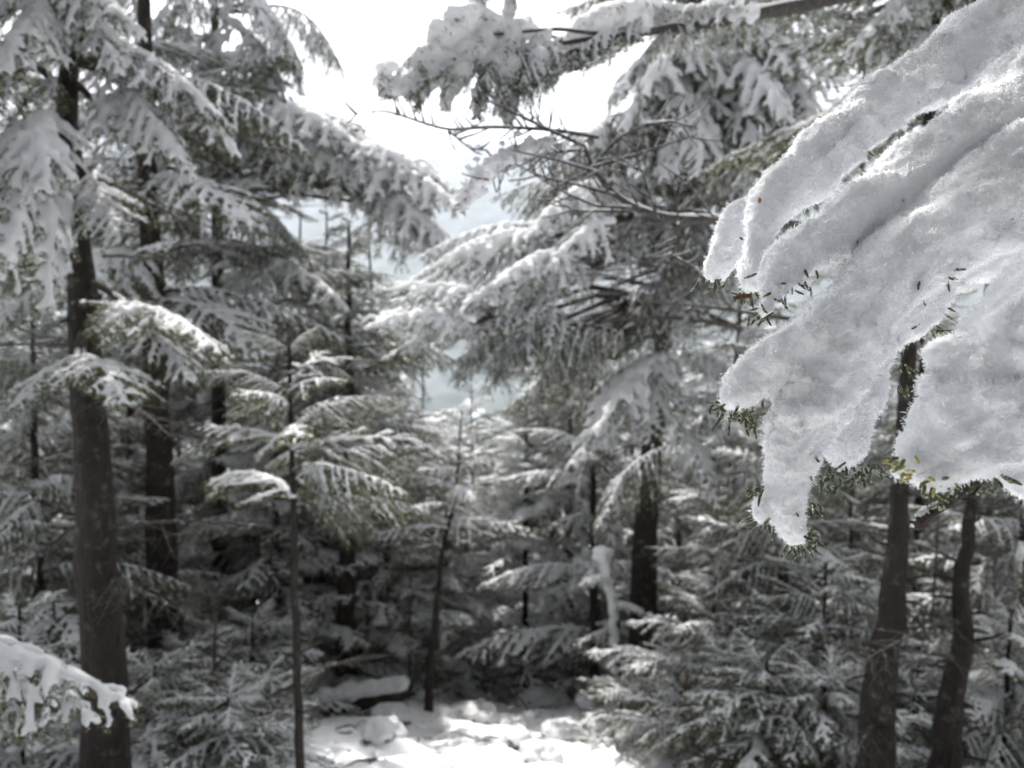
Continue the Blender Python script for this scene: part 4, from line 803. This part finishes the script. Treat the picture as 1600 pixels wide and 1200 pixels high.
# ------------------------------------------------------------------ closer boughs against the sky: a tree standing right of the frame, its branches reaching left
def overhead_tree():
    base = Vector((3.3, 3.0, H(3.3, 3.0))); root = empty('leaning_spruce_tree', base, 'spruce at right whose frosted twigs and snow clumps hang across the top middle', 'spruce tree')
    g, P_ = trunk_mesh([base - Vector((0, 0, .3)), base + Vector((0, 0, 3)), base + Vector((.1, 0, 6))], .12, .05); g.V = [v - np.array(base) for v in g.V]; link('trunk', g.mesh('trunk', [M['bark']]), root)
    def limb(pts, r0, r1, sn=1.0, label=None):
        P_ = np.array([tuple(p) for p in pts]) - np.array(base); t = np.linspace(0, 1, 28); k = len(P_)
        q = np.stack([np.interp(t, np.linspace(0, 1, k), P_[:, c]) for c in range(3)], 1)
        for it in range(3): q[1:-1] = (q[:-2] + 2 * q[1:-1] + q[2:]) / 4
        g = Geo(); r = np.linspace(r0, r1, 28); g.tube(q, r, 9, rough=.03); o = link('branch', g.mesh('limb', [M['frost_twig']]), root)
        if sn:
            tt = np.linspace(0, 1, 160); s = np.stack([np.interp(tt, t, q[:, c]) for c in range(3)], 1); rr = np.interp(tt, t, r) * sn * np.array([.8 + .5 * mnoise.noise(Vector((a * 14, r0 * 900, P_[0][0]))) for a in tt]) + .001
            s[:, 2] += np.interp(tt, t, r) * .8 + rr * .3; V, T = blobs_geo(s, rr); link('snow', remesh('limb_snow', V, T, max(.0025, r1 * .5), [M['snow']], smooth_it=2), o)
        return o
    T1 = Vector((3.3, 3.0, 2.6))
    # dark limb over the top
    limb([T1 + Vector((0, 0, 1.6)), D(1560, -60, 2.9), D(1290, 2, 2.4), D(1130, 32, 2.3), D(990, 52, 2.2), D(880, 85, 2.1)], .028, .006, .9)
    limb([D(1000, 50, 2.2), D(960, 56, 2.15), D(870, 45, 2.1), D(760, 55, 2.05)], .007, .003, .8)
    limb([D(1000, 50, 2.2), D(860, 70, 2.1), D(760, 95, 2.05), D(670, 130, 2.0)], .007, .003, .8)
    # snow fingers over it
    F_ = [[(985, 18, 2.2, 26), (940, 30, 2.2, 30), (900, 60, 2.18, 24), (870, 95, 2.15, 16), (858, 128, 2.12, 8)],
          [(1010, 30, 2.2, 20), (960, 60, 2.2, 22), (930, 85, 2.18, 15), (890, 100, 2.1, 9)],
          [(790, 45, 2.1, 22), (740, 30, 2.08, 34), (700, 60, 2.05, 36), (665, 95, 2.02, 26), (645, 125, 2.0, 16), (638, 150, 2.0, 8)],
          [(830, 38, 2.1, 16), (780, 60, 2.1, 26), (740, 85, 2.05, 26), (700, 110, 2.05, 20), (660, 120, 2.0, 16)],
          [(605, 105, 2.0, 15), (600, 128, 2.0, 18), (622, 138, 2.0, 14), (596, 140, 2.0, 12)],
          [(752, -20, 2.1, 16), (748, 20, 2.1, 18), (745, 55, 2.08, 16)], [(800, -20, 2.1, 12), (798, 15, 2.1, 12)],
          [(760, 60, 2.05, 22), (715, 100, 2.03, 26), (700, 140, 2.0, 18), (695, 165, 2.0, 8)], [(800, 60, 2.08, 22), (790, 110, 2.05, 24), (792, 160, 2.02, 16), (795, 190, 2.0, 7)],
          [(850, 55, 2.1, 18), (835, 95, 2.08, 20), (832, 125, 2.05, 10)], [(690, 95, 2.03, 20), (665, 130, 2.0, 16), (652, 168, 2.0, 7)], [(760, 100, 2.05, 16), (750, 145, 2.03, 14), (745, 180, 2.0, 7)],
          [(1180, 20, 2.3, 12), (1120, 18, 2.3, 22), (1060, 30, 2.25, 20), (1010, 18, 2.25, 24), (970, 20, 2.2, 20)]]
    SP, SR = [], []; nd = Geo()
    for f in F_:
        P_ = np.array([tuple(D(a, c, d)) for a, c, d, r in f]); rr = np.array([r / FPX * d for a, c, d, r in f]); s = np.linspace(0, 1, 40); k = np.linspace(0, 1, len(f))
        q = np.stack([np.interp(s, k, P_[:, c]) for c in range(3)], 1) - np.array(base); r = np.interp(s, k, rr)
        SP += [q, q + rng.normal(0, .35, q.shape) * r[:, None]]; SR += [r * .85, r * .55]
        low = q.copy(); low[:, 2] -= r * .7; needles(nd, low, 1500, .022, .0026, 1.5); low[:, 2] -= r * .3; needles(nd, low, 1200, .022, .0026, 1.5); needles(nd, q + np.array((0, -1, 0)) * r[:, None] * .8, 500, .022, .0024, 1.5)
    V, T = blobs_geo(np.vstack(SP), np.concatenate(SR)); c = link('snow', remesh('overhead_snow', V, T, .006, [M['snow']], disp=((.05, .040, 2), (.015, .016, 2)), smooth_it=1), root)
    link('needles', nd.mesh('needles', [M['needle']], False), root, 'stuff')
    for (a, b2, kd, i, roll) in [(D(900, 90, 2.15), D(700, 130, 2.0), 'drape', 0, .2), (D(1000, 60, 2.25), D(880, 110, 2.1), 'small', 0, .0), (D(860, 70, 2.12), D(770, 180, 1.95), 'drape', 1, .2), (D(760, 90, 2.05), D(640, 150, 1.95), 'small', 1, .1), (D(870, 60, 2.15), D(700, 60, 2.1), 'heavy', 0, .1), (D(850, 80, 2.2), D(690, 110, 2.05), 'heavy', 1, .3), (D(880, 60, 2.1), D(800, 170, 2.0), 'heavy', 2, .2), (D(820, 80, 2.1), D(730, 175, 1.95), 'drape', 3, .2), (D(700, 60, 2.1), D(610, 130, 2.0), 'heavy', 1, .1), (D(1010, 40, 2.2), D(870, 110, 2.1), 'heavy', 2, .0), (D(1150, 25, 2.3), D(980, 30, 2.2), 'heavy', 0, .0), (D(1100, 30, 2.3), D(1000, 90, 2.2), 'drape', 2, .2), (D(880, 100, 2.3), D(790, 150, 2.2), 'drape', 1, .1)]:
        bough(root, kd, a, b2, roll, i)
    # bare frosted twig fan in the middle
    limb([T1 + Vector((0, 0, -.1)), D(1500, 380, 2.9), D(1250, 350, 2.3), D(1120, 343, 2.1), D(1050, 345, 2.05), D(985, 325, 2.0), D(945, 290, 2.0), D(925, 262, 1.98), D(912, 225, 1.97)], .017, .0035, .7)
    M1 = [[(925, 262), (1000, 240), (1090, 210)], [(918, 235), (880, 236), (830, 245), (780, 268), (740, 300)], [(912, 228), (840, 195), (780, 165), (735, 150)], [(935, 270), (870, 250), (800, 235)],
          [(960, 305), (900, 288), (850, 278), (805, 256)], [(985, 325), (930, 322), (880, 300), (830, 270)], [(935, 215), (860, 202), (760, 198), (700, 205), (640, 185), (600, 172), (555, 178)], [(700, 205), (735, 232), (760, 235)],
          [(925, 262), (965, 215), (1010, 195), (1085, 198)], [(1010, 195), (1050, 190), (1090, 200)], [(1030, 345), (1000, 260), (985, 200)], [(1060, 344), (1055, 300), (1070, 250)], [(1000, 330), (960, 240), (950, 190)],
          [(1060, 350), (1050, 400), (1090, 420), (1120, 430)], [(1120, 345), (1085, 300), (1060, 262)], [(880, 240), (860, 205), (820, 170)], [(980, 330), (900, 330), (860, 310)]]
    rt = random.Random(5)
    for pth in list(M1):                                            # fine side twigs
        for (a0, c0), (a1, c1) in zip(pth[:-1], pth[1:]):
            for k in range(3):
                t = rt.random(); a = a0 + (a1 - a0) * t; c = c0 + (c1 - c0) * t; an = math.atan2(c1 - c0, a1 - a0) + rt.choice((-1, 1)) * rt.uniform(.5, 1.1); l = rt.uniform(18, 60)
                M1.append([(a, c), (a + math.cos(an) * l * .5, c + math.sin(an) * l * .5 - 2), (a + math.cos(an) * l, c + math.sin(an) * l - 8)])
    for pth in M1:
        dd = random.uniform(1.88, 2.05); th = .0042 if len(pth) > 3 or abs(pth[0][0] - pth[-1][0]) > 70 else .0024; limb([D(a, c, dd + random.uniform(-.03, .03)) for a, c in pth], th, .0013, .9)
    nd = Geo()                                                      # browned, rimed needles still on the twigs
    for pth, den in ([(640, 185), (600, 172), (570, 172)], 300), ([(700, 205), (735, 232), (750, 235)], 500), ([(740, 150), (760, 160)], 300), ([(1000, 195), (1085, 198)], 250), ([(690, 200), (650, 190)], 600), ([(905, 228), (760, 155)], 120), ([(880, 250), (720, 290)], 260):
        P_ = np.array([tuple(D(a, c, 1.97)) for a, c in pth]) - np.array(base); needles(nd, np.array([P_[0] + (P_[-1] - P_[0]) * t for t in np.linspace(0, 1, 6)]), den, .022, .002, 1.5)
    link('needles', nd.mesh('needles', [M['frost_twig']], False), root, 'stuff')
    q = np.array([tuple(D(a, c, 1.95)) for a, c in ((870, 222), (830, 232), (790, 250), (755, 275), (730, 305), (722, 325))]); s = np.linspace(0, 1, 60); k = np.linspace(0, 1, 6)
    q = np.stack([np.interp(s, k, q[:, c]) for c in range(3)], 1) - np.array(base); r = np.interp(s, [0, .2, .8, 1], [.008, .023, .024, .012]); q[:, 2] += .004
    V, T = blobs_geo(np.vstack([q + rng.normal(0, .3, q.shape) * r[:, None], q + rng.normal(0, .7, q.shape) * r[:, None]]), np.concatenate([r * .8, r * .45])); link('snow', remesh('twig_snow', V, T, .004, [M['snow']], disp=((.03, .022, 2), (.009, .008, 2)), smooth_it=1), root)
    nd = Geo(); low = q.copy(); low[:, 2] -= .012; needles(nd, q + np.array((0, -.012, 0)), 350, .024, .0024, 1.5); needles(nd, low, 900, .026, .0025, 1.5); link('needles', nd.mesh('needles', [M['twig']], False), root, 'stuff')
    for (a, b2, i) in [(D(1200, 330, 2.6), D(1010, 300, 2.3), 0), (D(1250, 420, 2.8), D(1000, 410, 2.5), 1), (D(1250, 500, 3.2), D(980, 470, 2.9), 2), (D(1100, 345, 2.1), D(930, 380, 2.3), 0)]:
        bough(root, 'bare', a, b2, 1.2, i)
    # dark branches at top right
    for (a, b2, i, kd) in [(D(1600, -60, 3.4), D(1330, 80, 3.0), 0, 'heavy'), (D(1560, -40, 3.5), D(1380, 40, 3.2), 1, 'bare'), (D(1640, -80, 3.3), D(1420, 0, 3.0), 2, 'bare'), (D(1700, 40, 3.4), D(1480, 70, 3.2), 0, 'bare')]:
        bough(root, kd, a, b2, .4, i)
overhead_tree()

# left near bough, cut by the frame's left edge
base = Vector((-2.9, 2.2, H(-2.9, 2.2)))
lt = empty('low_fir_tree', base, 'near fir at the bottom left whose snow topped bough pokes into the picture', 'fir tree')
g, P_ = trunk_mesh([base - Vector((0, 0, .3)), base + Vector((0, 0, 2.6))], .05, .02, 10); g.V = [v - np.array(base) for v in g.V]; link('trunk', g.mesh('trunk', [M['bark']]), lt)
bough(lt, 'heavy', D(-170, 985, 2.3), D(205, 1110, 2.0), 0.1, 0); bough(lt, 'heavy', D(-190, 1010, 2.4), D(140, 1120, 2.05), -0.2, 1); bough(lt, 'drape', D(-190, 1000, 2.5), D(60, 1150, 2.2), 0, 1)
g = Geo(); g.tube(np.array([(0, 0, D(-170, 985, 2.3).z - base.z + .1), tuple((D(-170, 985, 2.3) - base))]), (.02, .012), 7); link('limb', g.mesh('limb', [M['twig']]), lt)
for k in range(6): bough(lt, 'flat', base + Vector((0, 0, 1.2 + .2 * k)), base + Vector((-.7, random.uniform(-.5, .5), 1.1 + .2 * k)))

# ------------------------------------------------------------------ ground details
def lump(name, c, size, m, label, cat, seed, snowcap=True, group=None):
    base = Vector(c); root = empty(name, base, label, cat, group)
    k = 26; rg = np.random.default_rng(seed); v = rg.standard_normal((k, 3)); v /= np.linalg.norm(v, axis=1)[:, None]; q = v * np.array(size) * .55
    V, T = blobs_geo(q, rg.uniform(.35, .6, k) * min(size)); link('stone', remesh('stone', V, T, min(size) * .09, [M[m]], disp=((.12, .05, 2),), smooth_it=1), root)
    q2 = q[q[:, 2] > -.1 * size[2]].copy(); q2[:, 2] += size[2] * .22; V, T = blobs_geo(q2, np.full(len(q2), .52 * min(size)), (1.2, 1.2, .7)); link('snow', remesh('cap', V, T, min(size) * .08, [M['snow']], disp=((.1, .03, 2),), smooth_it=3), root)
for i, (px, Y, sz, lab) in enumerate([(885, 6.4, (.30, .2, .16), 'dark stone under a snow cap at the right side of the path'), (610, 6.3, (.22, .18, .13), 'small dark stone under snow beside the fallen log'), (600, 5.2, (.16, .14, .16), 'upright dark stone low on the left of the path'),
        (810, 5.4, (.16, .12, .13), 'stone poking from the snow in the middle of the path'), (840, 4.9, (.20, .14, .12), 'flat dark stone at the bottom edge, right of the middle'), (1000, 5.0, (.22, .16, .12), 'snow capped stone under the little fir'),
        (740, 7.2, (.30, .25, .16), 'snow covered boulder at the crest of the path'), (955, 7.4, (.5, .4, .22), 'snowy hump beside the spruce root'), (850, 7.9, (.35, .3, .2), 'low snow covered boulder beyond the path crest'), (560, 3.55, (.22, .2, .18), 'rounded bright snow covered boulder at the bottom edge, left of the middle'),
        (1100, 4.6, (.45, .35, .22), 'broad snow bank boulder at lower right of the path')]):
    p = gbase(px, Y); lump('snowy_boulder', p + Vector((0, 0, -.02)), sz, 'rock', lab, 'boulder', 100 + i)
# fallen log at left of the path
p0 = gbase(505, 6.6) + Vector((0, 0, .10)); p1 = gbase(625, 6.9) + Vector((0, 0, .10))
lg = empty('fallen_log', p0, 'snow covered fallen log lying left of the path', 'log'); g = Geo(); v = np.array(p1 - p0); g.tube(np.array([v * t for t in np.linspace(0, 1, 12)]), .09, 12, rough=.06); link('log_body', g.mesh('log_body', [M['bark']]), lg)
s = np.array([v * t + np.array((0, 0, .09)) for t in np.linspace(-.05, 1.02, 50)]); V, T = blobs_geo(s + rng.normal(0, .012, s.shape), rng.uniform(.07, .10, 50), (1, 1, .8)); link('snow', remesh('log_snow', V, T, .015, [M['snow']], disp=((.1, .03, 2),)), lg)
# broken red stump with snow
p0 = gbase(1062, 5.0); st = empty('broken_stump', p0, 'splintered orange brown stump leaning in the snow right of the path', 'stump'); g = Geo()
for k in range(9):
    a = k * .7; o = np.array((math.cos(a) * .05, math.sin(a) * .05, -.2)); hh = random.uniform(.25, .6); g.tube(np.array([o, o * .9 + np.array((.02, 0, .25)), o * .8 + np.array((.10 + random.uniform(-.02, .03), 0, .2 + hh))]), (.05, .04, .008), 6, rough=.12)
link('splintered_wood', g.mesh('splintered_wood', [M['red_wood']]), st)
q = rng.normal(0, .05, (26, 3)) + np.array((.01, -.06, .12)); q[:, 2] = rng.uniform(0, .42, 26); V, T = blobs_geo(q, rng.uniform(.012, .035, 26)); link('snow', remesh('stump_snow', V, T, .008, [M['snow']]), st)
# snow coated dead stem
p0 = gbase(966, 7.0); dd_ = empty('dead_tree', p0, 'broken dead stem coated white with snow, left of the brown spruce trunk', 'dead tree')
pts = [p0 - Vector((0, 0, .2)), Q(962, 1000, 7.0), Q(958, 930, 7.0), Q(944, 868, 6.95)]; g, P_ = trunk_mesh(pts, .05, .035, 10, flare=.2); g.V = [v - np.array(p0) for v in g.V]; link('stem', g.mesh('stem', [M['bark']]), dd_)
s = np.repeat(P_, 4, 0) - np.array(p0) + rng.normal(0, .008, (len(P_) * 4, 3)) + np.array((-.015, -.035, 0)); rr = rng.uniform(.03, .055, len(s)); V, T = blobs_geo(s, rr); V2, T2 = blobs_geo(np.array([np.array(Q(942, 866, 6.95) - p0)]) + rng.normal(0, .03, (9, 3)), rng.uniform(.05, .075, 9), (1.2, 1, .8))
link('snow', remesh('stem_snow', np.vstack([V, V2]), np.vstack([T, T2 + len(V)]), .012, [M['snow']], disp=((.06, .03, 2),)), dd_)
for (a, b2, k) in [(Q(958, 900, 7.0), Q(905, 915, 6.8), 'lit'), (Q(960, 940, 7.0), Q(1010, 960, 6.8), 'lit'), (Q(962, 985, 7.0), Q(900, 1010, 6.7), 'small'), (Q(955, 880, 7.0), Q(1000, 870, 6.9), 'bare')]: bough(dd_, k, a, b2)
# curved bare branch lying at the lower right
p0 = Q(1350, 1128, 4.0); cb = empty('fallen_branch', p0, 'curved bare branch arching low in front of the smooth right trunk', 'branch'); g = Geo()
def smooth_path(P_, n=30):
    P_ = np.array([tuple(p) for p in P_]); t = np.linspace(0, 1, n); q = np.stack([np.interp(t, np.linspace(0, 1, len(P_)), P_[:, c]) for c in range(3)], 1)
    for it in range(4): q[1:-1] = (q[:-2] + 2 * q[1:-1] + q[2:]) / 4
    return q
q = smooth_path([Q(1355, 1120, 4.0), Q(1300, 1150, 3.8), Q(1240, 1182, 3.7), Q(1170, 1192, 3.65), Q(1110, 1185, 3.6), Q(1085, 1180, 3.6)]); g.tube(q - np.array(p0), np.linspace(.014, .006, 30), 8, rough=.05)
q = smooth_path([Q(1110, 1185, 3.6), Q(1080, 1160, 3.6), Q(1058, 1145, 3.6)]); g.tube(q - np.array(p0), np.linspace(.006, .004, 30), 6)
link('stem', g.mesh('stem', [M['twig']]), cb)
# fallen snow clods and twig litter on the path
P0_ = []; lit = Geo()
for k in range(420):
    y = random.uniform(3.2, 8.8); x = random.gauss(-.15, 1.1); P0_.append((x, y, H(x, y) + .002))
V, T = blobs_geo(np.array(P0_), np.minimum(rng.gamma(1.4, .008, len(P0_)) + .003, .03), (1.2, 1.1, .8)); link('snow_clods', mesh_np('snow_clods', V, T, [M['ground_snow']]), kind='stuff')
for k in range(520):
    y = random.uniform(3.2, 8.8); x = random.gauss(-.1, 1.3); z = H(x, y); a = random.uniform(0, 6.28); l = random.expovariate(1 / .05) + .015; dx = math.cos(a) * l; dy = math.sin(a) * l
    lit.tube(np.array([(x, y, z + .004), (x + dx * .5, y + dy * .5, z + .012 + l * .1), (x + dx, y + dy, H(x + dx, y + dy) + .006 + (l * .5 if random.random() < .3 else 0))]), (.002 + l * .02, .002 + l * .015, .001), 4)
link('twig_litter', lit.mesh('twig_litter', [M['twig']]), kind='stuff')
# seedlings poking out of the snow
for i in range(16):
    px = random.choice([random.uniform(480, 700), random.uniform(860, 1100), random.uniform(150, 480), random.uniform(1100, 1560)]); Y = random.uniform(4.0, 7.6); p0 = gbase(px, Y)
    nm = min(LAND, key=lambda q: abs(q[0] - px)); wh = ('nearer ' if Y < 5.6 else 'farther ') + ('left of ' if px < nm[0] else 'right of ') + nm[1]
    wh_ = 'left' if px < 480 else ('left side of the path' if px < 760 else ('right side of the path' if px < 1100 else 'right'))
    r_ = empty('fir_seedling', p0, 'tiny fir seedling in the snow, ' + wh, 'seedling', 'fir seedlings in the snow')
    for k in range(6):
        a = k * 1.1 + random.random(); bough(r_, 'small', p0 + Vector((0, 0, -.02 + .03 * k)), p0 + Vector((math.cos(a) * .2, math.sin(a) * .2, .05 + .04 * k)))
bpy.data.scenes.remove(WORK)
